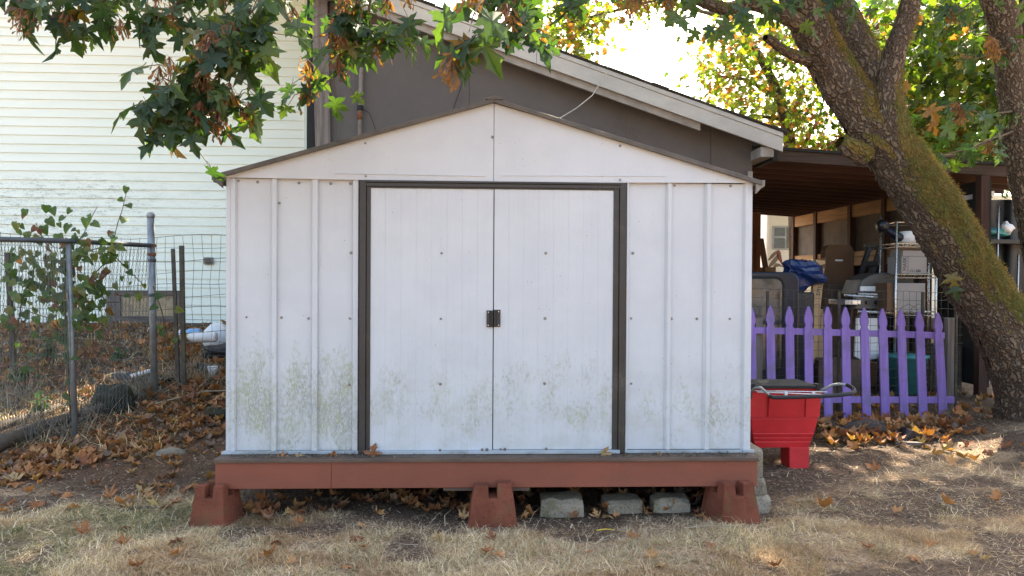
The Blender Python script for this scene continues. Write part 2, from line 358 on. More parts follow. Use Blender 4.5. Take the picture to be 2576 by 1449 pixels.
M['glass'] = glass('dark_window_glass'); M['dusty'] = plain('dusty_window_pane', (.33,.25,.155), .5, .3, 7, .1, 30, dirt=((.14,.11,.075), .8))
def translucent_panel():
    t = NT('yellowed_fibreglass'); n = t.noise(t.pos((3,3,.8)), 1.6, 5); k = t.mix(t.rng(n, .35, .65), (.60,.52,.25), (.80,.76,.60)); t.done(k, .5)
    tr = t.n('BsdfTranslucent'); mx = t.n('MixShader'); mx.inputs[0].default_value = .55; t.l(k, tr.inputs[0]); t.l(t.b.outputs[0], mx.inputs[1]); t.l(tr.outputs[0], mx.inputs[2]); t.l(mx.outputs[0], t.out.inputs[0]); return t.m
M['fibre'] = translucent_panel()
def purple_mat():
    t = NT('purple_picket_paint'); n = t.noise(t.pos((30,30,2)), 1., 5, .65); b = t.noise(t.pos(), 5); k = t.mix(t.rng(n, .3, .7), (.235,.145,.44), (.30,.20,.54))
    k = t.mix(t.math('MULTIPLY', t.rng(b, .45, .68), .7), k, (.19,.15,.27)); k = t.mix(t.math('MULTIPLY', t.rng(t.noise(t.pos((14,14,3)), 2.2, 6, .75), .60, .68), .7), k, (.30,.26,.26)); t.bump(n, .3, .005); return t.done(k, .75, 0, .25)
M['purple'] = purple_mat()
GREEN = [(0,(.020,.045,.016)),(.35,(.030,.060,.018)),(.65,(.048,.085,.020)),(.95,(.070,.108,.022)),(.975,(.15,.10,.02)),(1.,(.17,.07,.022))]
M['leaf'] = attr_mat('maple_leaf', .45, .42, .15, 0, GREEN)
M['leafs'] = attr_mat('maple_foliage', .5, .48, .15)
M['samara'] = attr_mat('dry_seed_wings', .7, .35, .2, 0, [(0,(.15,.06,.025)),(.5,(.24,.11,.042)),(1,(.20,.075,.045))])
M['fallen'] = attr_mat('fallen_leaf', .75, .12, .25, .15, [(0,(.22,.085,.037)),(.25,(.33,.13,.048)),(.5,(.42,.185,.072)),(.75,(.48,.26,.115)),(.95,(.45,.30,.15)),(1,(.45,.33,.10))])
M['litter'] = attr_mat('leaf_litter', .8, .1, .25, .1); M['grass'] = attr_mat('dry_grass', .85, .2, .1); M['mosst'] = attr_mat('moss_tufts', .9, .15, .1)
M['vine'] = attr_mat('vine_leaf', .5, .35, .2, 0, [(0,(.045,.085,.03)),(.35,(.065,.115,.035)),(.62,(.085,.14,.04)),(.86,(.15,.15,.05)),(.91,(.17,.07,.04)),(1,(.14,.055,.035))])

# ------------------------------------------------------------------ leaf shapes
HALF = [(.03,.0),(.16,-.07),(.30,-.05),(.43,-.10),(.36,.05),(.19,.14),(.36,.20),(.50,.25),(.66,.42),(.46,.41),(.42,.51),(.28,.43),(.14,.43),(.19,.60),(.31,.73),(.17,.76),(.09,.89)]
HALF_LOW = [(.04,.0),(.42,-.09),(.23,.13),(.65,.40),(.20,.46),(.30,.70)]
def leaf_arrays(half, droop=.25, curl=.1, seed=0, fold=.12, crumple=.03):
    r = random.Random(seed); pts = [(x, y) for x, y in half]+[(0, 1.)]+[(-x, y) for x, y in reversed(half)]
    pts = [(x*(1+r.uniform(-.1,.1)), y+r.uniform(-.02,.02)) for x, y in pts]
    V = [(0, .30, 0)]+[(x, y, 0) for x, y in pts]
    V = np.array(V); x, y = V[:,0], V[:,1]
    V[:,2] = fold*np.abs(x)-droop*(y-.2)**2*np.sign(y-.2)-curl*(x**2+ (y-.3)**2)*1.3 + np.array([r.uniform(-crumple,crumple) for _ in x])
    n = len(pts); Fa = np.array([(0, 1+i, 1+(i+1) % n) for i in range(n)]); return V, Fa
def leaf_mesh(name, mat, half, stem=.35, **k):
    V, Fa = leaf_arrays(half, **k); mb = MB(); mb.add(V, [tuple(f) for f in Fa])
    if stem: mb.tube([(0,.02,.0),(0,-stem*.5,-.01),(.02,-stem,.04)], [.012,.011,.014], 4)
    me = mb.mesh(name); me.materials.append(mat); return me
LEAF = [leaf_mesh('maple_leaf_shape', M['leaf'], HALF, droop=.05+.2*i, curl=.05+.09*(i % 3), seed=i, fold=.04+.12*((i+1) % 3)) for i in range(6)]
FALL = [leaf_mesh('fallen_leaf_shape', M['fallen'], HALF, droop=-.3+.25*i, curl=-.9+.35*i, seed=20+i, fold=.05+.22*(i % 3), crumple=.10) for i in range(6)]
def frame(tip, nrm):
    y = Vector(tip).normalized(); z = Vector(nrm); z = z-y*z.dot(y)
    if z.length < 1e-4: z = y.orthogonal()
    z.normalize(); x = y.cross(z); m = Matrix.Identity(4)
    for i in range(3): m[i][0], m[i][1], m[i][2] = x[i], y[i], z[i]
    return m
def place(me, name, p, tip, nrm, s, parent=None):
    o = bpy.data.objects.new(name, me); COL.objects.link(o)
    m = frame(tip, nrm) @ Matrix.Scale(s, 4); q = np.array(p, float)
    if parent: o.parent = parent; q = q-np.array(wloc(parent))
    m.translation = Vector(q); o.matrix_local = m; return o
LV, LF = leaf_arrays(HALF_LOW, .25, .1, 3)
def leaves_np(P, tip, nrm, size, col, V0=LV, F0=LF):     # many small leaves in one mesh
    n = len(P); y = tip/np.linalg.norm(tip, axis=1, keepdims=True); z = nrm-y*(nrm*y).sum(1, keepdims=True)
    z /= np.linalg.norm(z, axis=1, keepdims=True)+1e-9; x = np.cross(y, z)
    V = P[:,None,:]+size[:,None,None]*(V0[None,:,0,None]*x[:,None,:]+V0[None,:,1,None]*y[:,None,:]+V0[None,:,2,None]*z[:,None,:])
    k = len(V0); Fa = F0[None]+(np.arange(n)*k)[:,None,None]
    return V.reshape(-1,3), Fa.reshape(-1,3), np.repeat(col, k, axis=0)
def pick(cols, n, w=None):
    c = np.array(cols); i = RNG.choice(len(c), n, p=None if w is None else np.array(w)/np.sum(w)); return c[i]*(1+RNG.uniform(-.25,.25,(n,1)))

# ================================================================== ground
def lawn(x, y):        # 0 bare soil .. 1 dry turf
    n = fbm(x*2.1+5, y*2.1+9)-.5; n2 = fbm(x*.9+40, y*.9)-.5
    front = sstep((-.02+.8*n-y)/.4)*.95
    left = sstep((.62+.5*n2+.5*n-y)/.4)*sstep((-1.45-x)/.3)
    right = sstep((.25+.9*(x-1.6)*.8+.7*n-y)/.6)*sstep((x-1.5)/.3)*.75
    far = sstep((np.abs(x)-6)/2)+sstep((y-11)/2)
    d = np.maximum(np.maximum(front, left), np.maximum(right, np.clip(far, 0, 1)))
    bare = sstep((fbm(x*2.3+70, y*3.6+3)-.52)/.08)
    return np.clip(d*(1-.9*bare), 0, 1)
def greenness(x, y):
    g = sstep((fbm(x*1.3+11, y*1.6+2)-.50)/.12)*.55
    lft = sstep((-1.15-x+.25*(y+.7))/.9)*sstep((.35-y)/.4)*sstep((fbm(x*1.8+3, y*1.8+8)-.32)/.2)
    return np.clip(g*.25+lft*.62, 0, 1)
xs = np.concatenate([[-400,-150,-60,-30,-18,-12,-9], np.arange(-7,7.001,.04), [9,12,18,30,60,150,400]])
ys = np.concatenate([[-400,-120,-40,-16,-8,-5,-3.5], np.arange(-2.4,6.6,.04), [7,7.6,8.4,9.5,11,13,16,22,40,90,200,500]])
GX, GY = np.meshgrid(xs, ys); GZ = gz(GX, GY); nx, ny = len(xs), len(ys)
idx = np.arange(nx*ny).reshape(ny, nx)
Fq = np.stack([idx[:-1,:-1], idx[:-1,1:], idx[1:,1:], idx[1:,:-1]], -1).reshape(-1,4)
lw = lawn(GX, GY).ravel()[:,None]; gr = greenness(GX, GY).ravel()[:,None]
soil = np.array((.135,.093,.068)); thatch = np.array((.46,.33,.22)); grn = np.array((.25,.20,.11))
gc = soil*(1-lw)+(thatch*(1-gr)+grn*gr)*lw
lf = (sstep((-1.7-GX)/.4)*sstep((GY-.3)/.6)*sstep((fbm(GX*1.5, GY*1.5)-.35)/.2)*.55).ravel()[:,None]
gc = gc*(1-lf)+np.array((.20,.105,.06))*lf
me = big_mesh('ground', np.stack([GX,GY,GZ],-1).reshape(-1,3), Fq, M['ground'], gc, True)
o = link_mesh('ground', me); o['kind'] = 'structure'

# dry grass: curved blades, many lying flat
def blades(n, x0, x1, y0, y1, dens, Lr, wid, flat, green=None, straw=None):
    x = RNG.uniform(x0, x1, n*3); y = RNG.uniform(y0, y1, n*3); k = RNG.random(n*3) < dens(x, y); x, y = x[k][:n], y[k][:n]; n = len(x)
    z = gz(x, y); az = RNG.uniform(0, 2*np.pi, n)+0*(fbm(x*3, y*3)-.5)*9; el = np.clip(RNG.normal(flat, .35, n), .02, 1.5); L = RNG.uniform(*Lr, n)
    d = np.stack([np.cos(az)*np.cos(el), np.sin(az)*np.cos(el), np.sin(el)], -1); s = np.stack([-np.sin(az), np.cos(az), 0*az], -1)*(wid*RNG.uniform(.6,1.3,n)/2)[:,None]
    b = np.stack([x, y, z+.001], -1); bend = RNG.uniform(.1,.5,n)
    d2 = d.copy(); d2[:,2] -= bend*np.sin(el)+.05; kink = RNG.normal(0,.6,(n,1)); d2 = d2+np.stack([-np.sin(az), np.cos(az), 0*az],-1)*kink
    m = b+d*(L*.5)[:,None]; t = m+d2*(L*.55)[:,None]; t[:,2] = np.maximum(t[:,2], z+.002)
    V = np.stack([b-s, b+s, m+s*.8, m-s*.8, t], 1).reshape(-1,3); o = (np.arange(n)*5)[:,None]
    Fa = np.concatenate([o+np.array([[0,1,2]]), o+np.array([[0,2,3]]), o+np.array([[3,2,4]])])
    g = greenness(x, y); isg = RNG.random(n) < (g*.85 if green is None else green)
    c = np.where(isg[:,None], pick([(.09,.11,.045),(.13,.145,.055),(.19,.19,.08),(.27,.23,.11)], n), pick([(.64,.475,.31),(.76,.60,.43),(.54,.385,.25),(.38,.26,.165),(.78,.66,.50),(.48,.305,.19)], n))
    pb = (sstep((fbm(x*1.9+90, y*2.9+7)-.45)/.14)*.8)[:,None]; c = c*(1-pb)+c*np.array((.72,.60,.50))*pb; c = c*(.72+.56*fbm(x*2.3+50, y*2.3))[:,None]
    if straw is not None: c = pick(straw, n)
    return V, Fa, np.repeat(c, 5, 0)
def joinblades(name, parts, mat, label, cat):
    off = 0; VV = []; FF = []; CC = []
    for V, Fa, c in parts: VV.append(V); FF.append(Fa+off); CC.append(c); off += len(V)
    o = link_mesh(name, big_mesh(name, np.concatenate(VV), np.concatenate(FF), mat, np.concatenate(CC)), None, 'stuff'); tag(o, label, cat); return o
near = lambda x, y: lawn(x, y)*(.10+.90*sstep((fbm(x*4.2, y*4.2)-.38)/.2))*(1-.45*sstep((x-1.5)/.4))
thin = lambda x, y: np.clip(.12+.5*lawn(x, y), 0, 1)*((np.abs(x) > 1.5)+(y < .02))
parts = [blades(130000, -3.3, 3.6, -1.25, .3, near, (.022,.07), .0024, .04),
         blades(12000, -3.3, 3.6, -1.25, .2, near, (.03,.075), .0022, .6),
         blades(9000, -4.5, 4.6, -1.2, 2.2, thin, (.05,.16), .0030, .12, 0),
         blades(46000, -5.0, 5.5, .0, 2.6, lambda x, y: lawn(x, y)*((np.abs(x) > 1.55))*(.15+.85*sstep((fbm(x*3.2, y*3.2)-.40)/.2))*(1-.35*(x > 0)), (.035,.10), .0034, .08),
         blades(12000, -6.5, -2.4, 1.2, 6.0, lambda x, y: fbm(x*2, y*2), (.05,.22), .006, .45, .25)]
# taller tufts
tx = RNG.uniform(-3, 3.4, 150); ty = RNG.uniform(-1.1, .3, 150); tk = RNG.random(150) < lawn(tx, ty)
tx, ty = tx[tk], ty[tk]
def tuft(x, y):
    d = np.min((x[:,None]-tx[None])**2+(y[:,None]-ty[None])**2, 1); return d < .05**2
parts.append(blades(6000, -3, 3.4, -1.1, .3, lambda x, y: tuft(x, y)*1., (.05,.11), .0024, .85))
joinblades('grass', parts, M['grass'], 'dry straw-coloured lawn grass with green patches in the foreground', 'grass')
# wood chips and straw bits on the bare soil
chips = [blades(16000, -3.6, 4.6, -.6, 3.0, lambda x, y: (1-lawn(x, y))*((np.abs(x) > 1.5)+(y < .2)), (.012,.04), .009, .1, 0, [(.10,.07,.05),(.16,.11,.08),(.28,.21,.15),(.42,.34,.26),(.06,.045,.035)])]
joinblades('wood_chips', chips, M['grass'], 'scattered bark chips and twig bits on the bare soil', 'wood chips')

# fallen leaves --------------------------------------------------------
def litter(n, dens, box, sz, zoff=.012, tilt=.5):
    x = RNG.uniform(box[0], box[1], n*4); y = RNG.uniform(box[2], box[3], n*4); k = RNG.random(n*4) < dens(x, y); x, y = x[k][:n], y[k][:n]; n = len(x)
    az = RNG.uniform(0, 2*np.pi, n); tip = np.stack([np.cos(az), np.sin(az), RNG.normal(0,.22,n)], -1); nr = np.stack([RNG.normal(0,tilt,n), RNG.normal(0,tilt,n), np.ones(n)*np.sign(RNG.random(n)-.2)], -1)
    P = np.stack([x, y, gz(x, y)+RNG.uniform(.006, zoff*2, n)], -1)
    return P, tip, nr, RNG.uniform(sz[0], sz[1], n)
def dline(x, y, pts, w):
    d = np.full(np.shape(x), 9.)
    for (ax, ay), (bx, by) in zip(pts[:-1], pts[1:]):
        t = np.clip(((x-ax)*(bx-ax)+(y-ay)*(by-ay))/((bx-ax)**2+(by-ay)**2), 0, 1); d = np.minimum(d, np.hypot(x-ax-t*(bx-ax), y-ay-t*(by-ay)))
    return np.exp(-(d/w)**2)
pile_l = [(-4.3,.75),(-3.3,.85),(-2.7,1.5),(-2.3,2.5),(-1.9,3.2)]
dl = lambda x, y: np.clip(dline(x, y, pile_l, .34)+.06*((x < -1.55)*(y > .2)), 0, 1)
pile_r = [(2.3,2.35),(2.9,1.95),(3.5,1.85),(4.0,2.15)]
dr = lambda x, y: np.clip(dline(x, y, pile_r, .24)+.3*dline(x, y, [(2.2,2.7),(4.7,2.75)], .22)+.012*(x > 1.6), 0, 1)
lp = [litter(1500, dl, (-4.6,-1.55,.1,4.5), (.045,.085), .010, .28), litter(1000, dr, (1.7,4.9,-.3,3.3), (.055,.10), .035, .6),
      litter(1500, lambda x, y: .35+.5*fbm(x*2,y*2), (-7,-2.2,2.4,6.1), (.06,.12), .025, .6), litter(320, lambda x, y: .7*((y > .0)+.15*(y > -.16)), (-1.4,1.4,-.2,.8), (.045,.08), .012, .4),
      litter(400, lambda x, y: .5+0*x, (2.4,6.0,3.1,8), (.07,.13), .02)]
P = np.concatenate([a[0] for a in lp]); T = np.concatenate([a[1] for a in lp]); N = np.concatenate([a[2] for a in lp]); S = np.concatenate([a[3] for a in lp])
FV, FF_ = leaf_arrays(HALF_LOW, -.2, -.6, 5, .25, .12)
V, Fa, c = leaves_np(P, T, N, S, pick([(.22,.082,.036),(.33,.125,.047),(.41,.17,.064),(.45,.225,.095),(.26,.14,.08),(.18,.12,.085)], len(P)), FV, FF_)
o = link_mesh('leaf_litter', big_mesh('leaf_litter', V, Fa, M['litter'], c), None, 'stuff'); tag(o, 'carpet of dead brown maple leaves along the fences and under the shed', 'leaf litter')
FG = 'loose maple leaves fallen on the ground'
def fallen(x, y, s, az=None, tilt=.3, me=None, label='single dry brown maple leaf lying loose on the ground', group=FG, z=None):
    az = random.uniform(0, 6.28) if az is None else az
    p = (x, y, (gzf(x, y)+.018) if z is None else z)
    o = place(me or random.choice(FALL), 'fallen_leaf', p, (math.cos(az), math.sin(az), random.uniform(-.1,.25)), (random.gauss(0,tilt), random.gauss(0,tilt), 1), s)
    return tag(o, label, 'leaf', group)
cnt = 0
while cnt < 48:
    x = random.uniform(-3.2, -1.2); y = random.uniform(-.9, .9)
    if x > -1.65 and y > -.25: continue
    if random.random() < (.35 if y < 0 else .8): fallen(x, y, random.uniform(.055,.10), label='brown maple leaf lying loose on the grass at the left'); cnt += 1
for i in range(26):
    fallen(random.uniform(-1.2, 3.4), random.uniform(-.85, -.32), random.uniform(.045,.075), label='small dry leaf scattered on the straw in front of the platform', group='small leaves on the foreground straw')
for i in range(36):
    x = random.gauss(3.0, .55); fallen(x, 1.95+random.gauss(0,.16)+.1*abs(x-3), random.uniform(.07,.115), tilt=.6, label='curled brown maple leaf in the pile before the purple fence', group='leaves piled before the purple fence')
for i in range(60):
    t = random.random(); k = min(3, int(t*4)); a, b = pile_l[k], pile_l[k+1]; q = random.random()
    fallen(a[0]+(b[0]-a[0])*q+random.gauss(0,.15), a[1]+(b[1]-a[1])*q+random.gauss(0,.15), random.uniform(.06,.10), tilt=.45, label='brown maple leaf in the leaf pile along the chain-link fence', group='leaves piled along the chain-link fence')
for i in range(18): fallen(random.uniform(-1.3,1.2), random.uniform(-.12,.06), random.uniform(.045,.075), tilt=.6, label='dry maple leaf lying in the shade under the platform beam', group='leaves under the shed platform')

# ================================================================== deck platform and what carries it
ZD = .335
dk = thing('deck_platform', 'low rust-red painted timber platform carrying the white shed', 'platform', (0, 1.1, .15))
xl, xr = at(541,1200,-.12)[0], at(1905,1190,-.12)[0]
xm = at(833,1200,-.12)[0]
MB().box((xl,-.12,.168),(xm-.0004,-.08,.312)).build('front_beam', M['redwood'], dk, .003); MB().box((xm+.0004,-.1192,.1685),(xr,-.08,.312)).build('front_beam', M['redwood'], dk, .003)
MB().box((xl+.002,-.079,.168),(xl+.04,2.4,.312)).build('side_beam', M['redwood'], dk, .003); MB().box((xr-.04,-.079,.168),(xr-.002,2.4,.312)).build('side_beam', M['redwood'], dk, .003)
for i in range(1, 7):
    x = xl+(xr-xl)*i/7; MB().box((x-.019,-.079,.17),(x+.019,2.36,.31)).build('joist', M['deck'], dk)
MB().box((xl+.04,2.361,.168),(xr-.04,2.4,.312)).build('rear_beam', M['deck'], dk)
y = -.135
while y < 2.38:
    MB().box((xl-.004+random.uniform(0,.006), y, .3135), (xr+.004-random.uniform(0,.006), min(y+.137, 2.41), ZD-.001)).build('deck_board', M['deck'], dk, .003); y += .141
mb = MB()
mb.box((at(1115,1226,-.11)[0], -.113, .150), (at(1195,1226,-.11)[0], -.02, .1665)); mb.build('shim', M['deck'], dk, .002)
MB().box((at(1288,1226,-.11)[0], -.111, .148), (at(1332,1226,-.11)[0], -.03, .1668)).build('shim', M['deck'], dk, .002)
def pier(cx, cy, rz, label, s=1., zb=None):
    mb = MB(); zb = gzf(cx, cy)-.02 if zb is None else zb
    h0, h1 = .135, .205
    def ring(z): k = z/h1; return s*(.142*(1-k)+.104*k)
    def fr(x0a,x1a,y0a,y1a,za,x0b,x1b,y0b,y1b,zb_): return mb.add([(x0a,y0a,za),(x1a,y0a,za),(x1a,y1a,za),(x0a,y1a,za),(x0b,y0b,zb_),(x1b,y0b,zb_),(x1b,y1b,zb_),(x0b,y1b,zb_)], [(0,3,2,1),(4,5,6,7),(0,1,5,4),(1,2,6,5),(2,3,7,6),(3,0,4,7)])
    a, b, c = ring(0), ring(h0), ring(h1); g = .021
    fr(-a,a,-a,a,0,-b,b,-b,b,h0)
    for sx in (-1, 1):
        for sy in (-1, 1):
            b2 = ring(h0-.025)-.0008; X = sorted((sx*g, sx*b2)); Y = sorted((sy*g, sy*b2)); X2 = sorted((sx*(g+.004), sx*c)); Y2 = sorted((sy*(g+.004), sy*c)); k = random.uniform(-.006,.006)
            fr(X[0],X[1],Y[0],Y[1],h0-.025,X2[0],X2[1],Y2[0],Y2[1],h1+k)
    co, si = math.cos(rz), math.sin(rz); dz = max(0, -zb)
    mb.v = [(cx+x*co-y_*si, cy+x*si+y_*co, (0.0 if z > .001 else zb)+z) for x, y_, z in mb.v]
    return single(mb, 'pier_block', M['pier'], label, 'deck block', 'rust-red concrete deck blocks under the shed platform', .006)
pier(at(546,1278,-.1)[0], -.10, rad(-12), 'rust-red concrete deck block under the left end of the platform', .74)
pier(at(1238,1290,-.1)[0], -.10, rad(1), 'rust-red concrete deck block under the middle of the platform beam', .97)
pier(at(1836,1290,-.1)[0], -.10, rad(13), 'rust-red concrete deck block under the right end of the platform', .87)
pier(at(1240,1290,1.2)[0], 1.2, 0, 'rust-red deck block in the dark beneath the middle of the platform'); 
def rough_block(c, size, rz, mat, label, cham=.25, seed=0, group='grey concrete blocks beside the platform'):
    r = random.Random(seed); w, d, h = size; k = cham*h
    prof = [(-d/2,0),(d/2,0),(d/2,h),(-d/2+k*1.2,h),(-d/2,h-k)]
    mb = MB(); n = len(prof); sec = 5; V = []
    for i in range(sec):
        x = -w/2+w*i/(sec-1)
        for (py, pz) in prof: V.append((x+r.uniform(-.006,.006), py+r.uniform(-.006,.006)+(0.012 if i in (0, sec-1) and py < 0 else 0), pz+(r.uniform(-.008,.006) if pz > 0 else 0)-(.01 if i in (0, sec-1) and pz > 0 else 0)))
    Fc = [(i*n+j, (i+1)*n+j, (i+1)*n+(j+1) % n, i*n+(j+1) % n) for i in range(sec-1) for j in range(n)]+[tuple(range(n)), tuple((sec-1)*n+j for j in reversed(range(n)))]
    co, si = math.cos(rz), math.sin(rz)
    mb.add([(c[0]+x*co-y_*si, c[1]+x*si+y_*co, c[2]+z) for x, y_, z in V], [tuple(reversed(f)) for f in Fc])
    return single(mb, 'concrete_block', mat, label, 'concrete block', group, .006)
def blk(pa, pb, ytop, ybot, Yf, dep, rz, mat, label, seed):
    a = at(pa, ybot, Yf); b = at(pb, ybot, Yf); h = at((pa+pb)/2, ytop, Yf+.05)[2]; c = ((a[0]+b[0])/2, Yf+dep/2, -.02)
    rough_block(c, (b[0]-a[0], dep, h+.02), rz, mat, label, .28, seed)
blk(1362, 1470, 1252, 1300, -.07, .19, rad(-3), M['conc'], 'largest grey concrete block, next to the middle deck block', 1)
blk(1526, 1618, 1254, 1290, -.015, .17, rad(5), M['conc'], 'brownish grey concrete block, middle one of the three in front', 2)
blk(1647, 1738, 1250, 1287, .0, .15, rad(-2), M['conc2'], 'pale pitted concrete block with moss, nearest the right deck block', 3)
rough_block((xr+.012, .30, .185), (.14,.62,.17), 0, M['conc'], 'weathered concrete slab on top of the stack at the right platform end', .1, 4)
rough_block((xr+.035, .24, .09), (.12,.55,.10), 0, M['conc'], 'rough concrete lump under the slab at the right platform end', .2, 5)
rough_block((xr+.045, .22, -.02), (.13,.5,.115), rad(2), M['conc2'], 'lowest concrete lump of the stack at the right platform end', .2, 6)

# ================================================================== the shed
sh = thing('storage_shed', 'white metal garden shed with brown-framed double sliding doors', 'shed', (0, 1.1, ZD))
def sx_(px, py=800): return float(at(px, py, 0)[0])
ZT = 1.88; zk = float(at(1243, 262, 0)[2]); xk = sx_(1242, 420)
XL, XR = -1.485, 1.485
def panel(x0, x1, y, z0, z1, name='wall_panel', th=.006): return MB().box((x0,y,z0),(x1,y+th,z1)).build(name, M['shed'], sh, .001)
def rib(x0, x1, ca=.35, cb=.35, y=.0, d=.017, z0=ZD+.018, z1=ZT-.006):
    w = x1-x0; a = x0+w*ca; b = x1-w*cb
    mb = MB(); mb.prismz([(x0,y),(a,y-d),(b,y-d),(x1,y)], z0, z1); return mb.build('rib', M['shed'], sh, .0015)
lx = [sx_(p) for p in (571,580,596,684,698,785,801,887,903)]
for a, b in ((2,3),(4,5),(6,7)): panel(lx[a]-.004, lx[b]+.004, .001+.0004*a, ZD+.016, ZT-.004)
for a, b in ((3,4),(5,6),(7,8)): rib(lx[a], lx[b], .1, .1)
mb = MB(); mb.box((XL,-.014,ZD+.012),(lx[1]+.004,.06,ZT)); mb.build('corner_post', M['shed'], sh, .003); rib(lx[1]+.001, lx[2], .12, .2, 0, .017)
rx = [sx_(p) for p in (1573,1579,1671,1687,1768,1786,1866,1880)]
for a, b in ((1,2),(3,4),(5,6)): panel(rx[a]-.004, rx[b]+.004, .001+.0004*a, ZD+.016, ZT-.004)
rib(rx[0], rx[1]+.006, .1, .3); rib(rx[2], rx[3], .38, .08); rib(rx[4], rx[5], .38, .08)
mb = MB(); mb.prismz([(rx[6],0),(rx[6]+.012,-.016),(XR,-.016),(XR,.06),(rx[6],.06)], ZD+.012, ZT); mb.build('corner_post', M['shed'], sh, .002)
# side and rear walls with ribs
for x, s in ((XL, 1), (XR, -1)):
    MB().box((min(x,x+s*.006),.061,ZD+.012),(max(x,x+s*.006),2.33,ZT)).build('side_wall', M['shed'], sh)
    for k in range(6):
        yy = .3+k*.37; MB().box((min(x,x-s*.014),yy,ZD+.02),(max(x,x-s*.014),yy+.06,ZT-.01)).build('rib', M['shed'], sh, .002)
MB().box((XL+.01,2.331,ZD+.012),(XR-.01,2.339,ZT)).build('rear_wall', M['shed'], sh)
# door frame
def fx(p, py=800): return float(at(p, py, -.02)[0])
zf0, zf1 = ZD+.002, float(at(1240,457,-.02)[2])
for (a, b, c) in ((904,921,932), (1573,1556,1541)):
    xa, xb, xc = fx(a), fx(b), fx(c); s = 1 if xb > xa else -1
    MB().box((min(xa,xb)+.001,-.034,zf0),(max(xa,xb)-.001,.02,zf1)).build('door_jamb', M['frame'], sh, .002)
    MB().box((min(xb,xc)+.0005,-.024,zf0+.004),(max(xb,xc)-.0005,.02,zf1-.03)).build('jamb_lip', M['frame'], sh, .002)
xa, xb = fx(904), fx(1573); zh = float(at(1240,476,-.02)[2])
MB().box((xa+.024,-.036,zf1-.012),(xb-.024,.02,zf1)).build('door_header', M['frame'], sh, .002)
MB().box((xa+.03,-.030,zh+.008),(xb-.03,.02,zf1-.0125)).build('header_track', M['frame'], sh, .003)
MB().box((fx(932)-.0,-.024,zh),(fx(1541),.02,zh+.0075)).build('header_lip', M['frame'], sh, .001)
MB().box((xa+.02,-.006,zf0),(xb-.02,.03,zf1-.01)).build('door_recess', M['gap'], sh)
# doors: shallow pressed ribs
def door(x0, x1, z0, z1, y, s):
    n = 8; prof = []; w = (x1-x0)/n
    for i in range(n):
        a = x0+i*w; prof += [(a,y),(a+w*.40,y),(a+w*.46,y+.0016),(a+w*.94,y+.0016)]
    prof.append((x1, y)); V = []; m = len(prof)
    for z in (z0, z1): V += [(a, b, z) for a, b in prof]
    V += [(x0,y+.012,z0),(x1,y+.012,z0),(x0,y+.012,z1),(x1,y+.012,z1)]
    Fc = [(i,i+1,m+i+1,m+i) for i in range(m-1)]+[(0,m,2*m+2,2*m),(m-1,2*m+1,2*m+3,2*m-1)]
    mb = MB(); mb.add(V, Fc); d = mb.build('door', M['shed'], sh)
    return d
zd0, zd1 = float(at(1240,1131,-.015)[2]), zh+.004
xs0, xsm, xs1 = fx(931), fx(1241.2), fx(1542)
dL = door(xs0, xsm-.0028, zd0, zd1, -.018, 1); dR = door(xsm+.0028, xs1, zd0+.002, zd1, -.0195, -1)
dL['label'] = 'left sliding door panel'; dR['label'] = 'right sliding door panel'
for d, (a, b), (t, bt) in ((dL, (1224,1240), (781,823)), (dR, (1242.4,1259), (779,822))):
    x0, x1 = fx(a), fx(b); z1, z0 = float(at(1240,t,-.02)[2]), float(at(1240,bt,-.02)[2]); mb = MB(); s = 1 if d is dL else -1
    xi = x1 if s > 0 else x0; xo = x0 if s > 0 else x1
    mb.box((min(x0,x1),-.026,z0),(max(x0,x1),-.019,z1)); xq = xo+(xi-xo)*.45; mb.prismz([p if s > 0 else p for p in ([(xq,-.026),(xi-.002*s,-.047),(xi,-.047),(xi,-.026)] if s > 0 else [(xi,-.026),(xi,-.047),(xi-.002*s,-.047),(xq,-.026)])], z0+.004, z1-.004)
    h = mb.build('handle', M['black'], d, .0015)
    for zz in (z0+.010, z1-.010):
        MB().lathe((xo+(xi-xo)*.28,-.027,zz), [(.0035,0),(.003,-.0018)], 8, 'y').build('screw', M['silver'], h)
# base track, sill
MB().box((fx(920),-.045,ZD+.0015),(fx(1560),-.003,float(at(1240,1134,-.045)[2]))).build('door_sill', M['galv'], sh, .002)
MB().box((XL-.012,-.028,ZD+.001),(fx(903),-.0175,ZD+.02)).build('base_channel', M['galv'], sh, .001); MB().box((fx(1574),-.028,ZD+.001),(XR+.02,-.0175,ZD+.018)).build('base_channel', M['galv'], sh, .001)
MB().box((XL-.02,-.03,ZD+.0005),(XL+.03,.05,ZD+.011)).build('corner_flange', M['galv'], sh, .002)
# gable
yg = -.026
el, er = at(575,447,yg), at(1890,461,yg); pk = at(1243,262,yg); zb0, zb1 = float(at(571,446,yg)[2]), float(at(1893,460,yg)[2]); zbm = float(at(1243,459.5,yg)[2])
def gable(x0, z0, zt0, x1, z1, zt1, y):
    mb = MB(); mb.prism([(x0,z0),(x1,z1),(x1,zt1),(x0,zt0)], y, y+.012); g = mb.build('gable_panel', M['shed'], sh, .0015)
    return g
gl = gable(XL-.012, zb0, zb0+.012, xk-.0012, zbm, zk, yg); gr_ = gable(xk+.0012, zbm, zk-.002, XR+.014, zb1, zb1+.014, yg-.0015)
for (x0, x1, za, zc) in ((XL+.6, xk-.05, zb0+.022, zbm+.03), (xk+.03, XR-.5, zbm+.034, zb1+.026)):
    MB().beam((x0,yg-.0012,za+.006),(x1,yg-.0012,zc+.006),.004,.008,(0,1,0)).build('pressed_crease', M['shed'], gl if x0 < xk else gr_, .0012)
MB().box((XL,2.326,ZT),(XR,2.33,ZT+.01)).build('rear_gable_sill', M['shed'], sh)
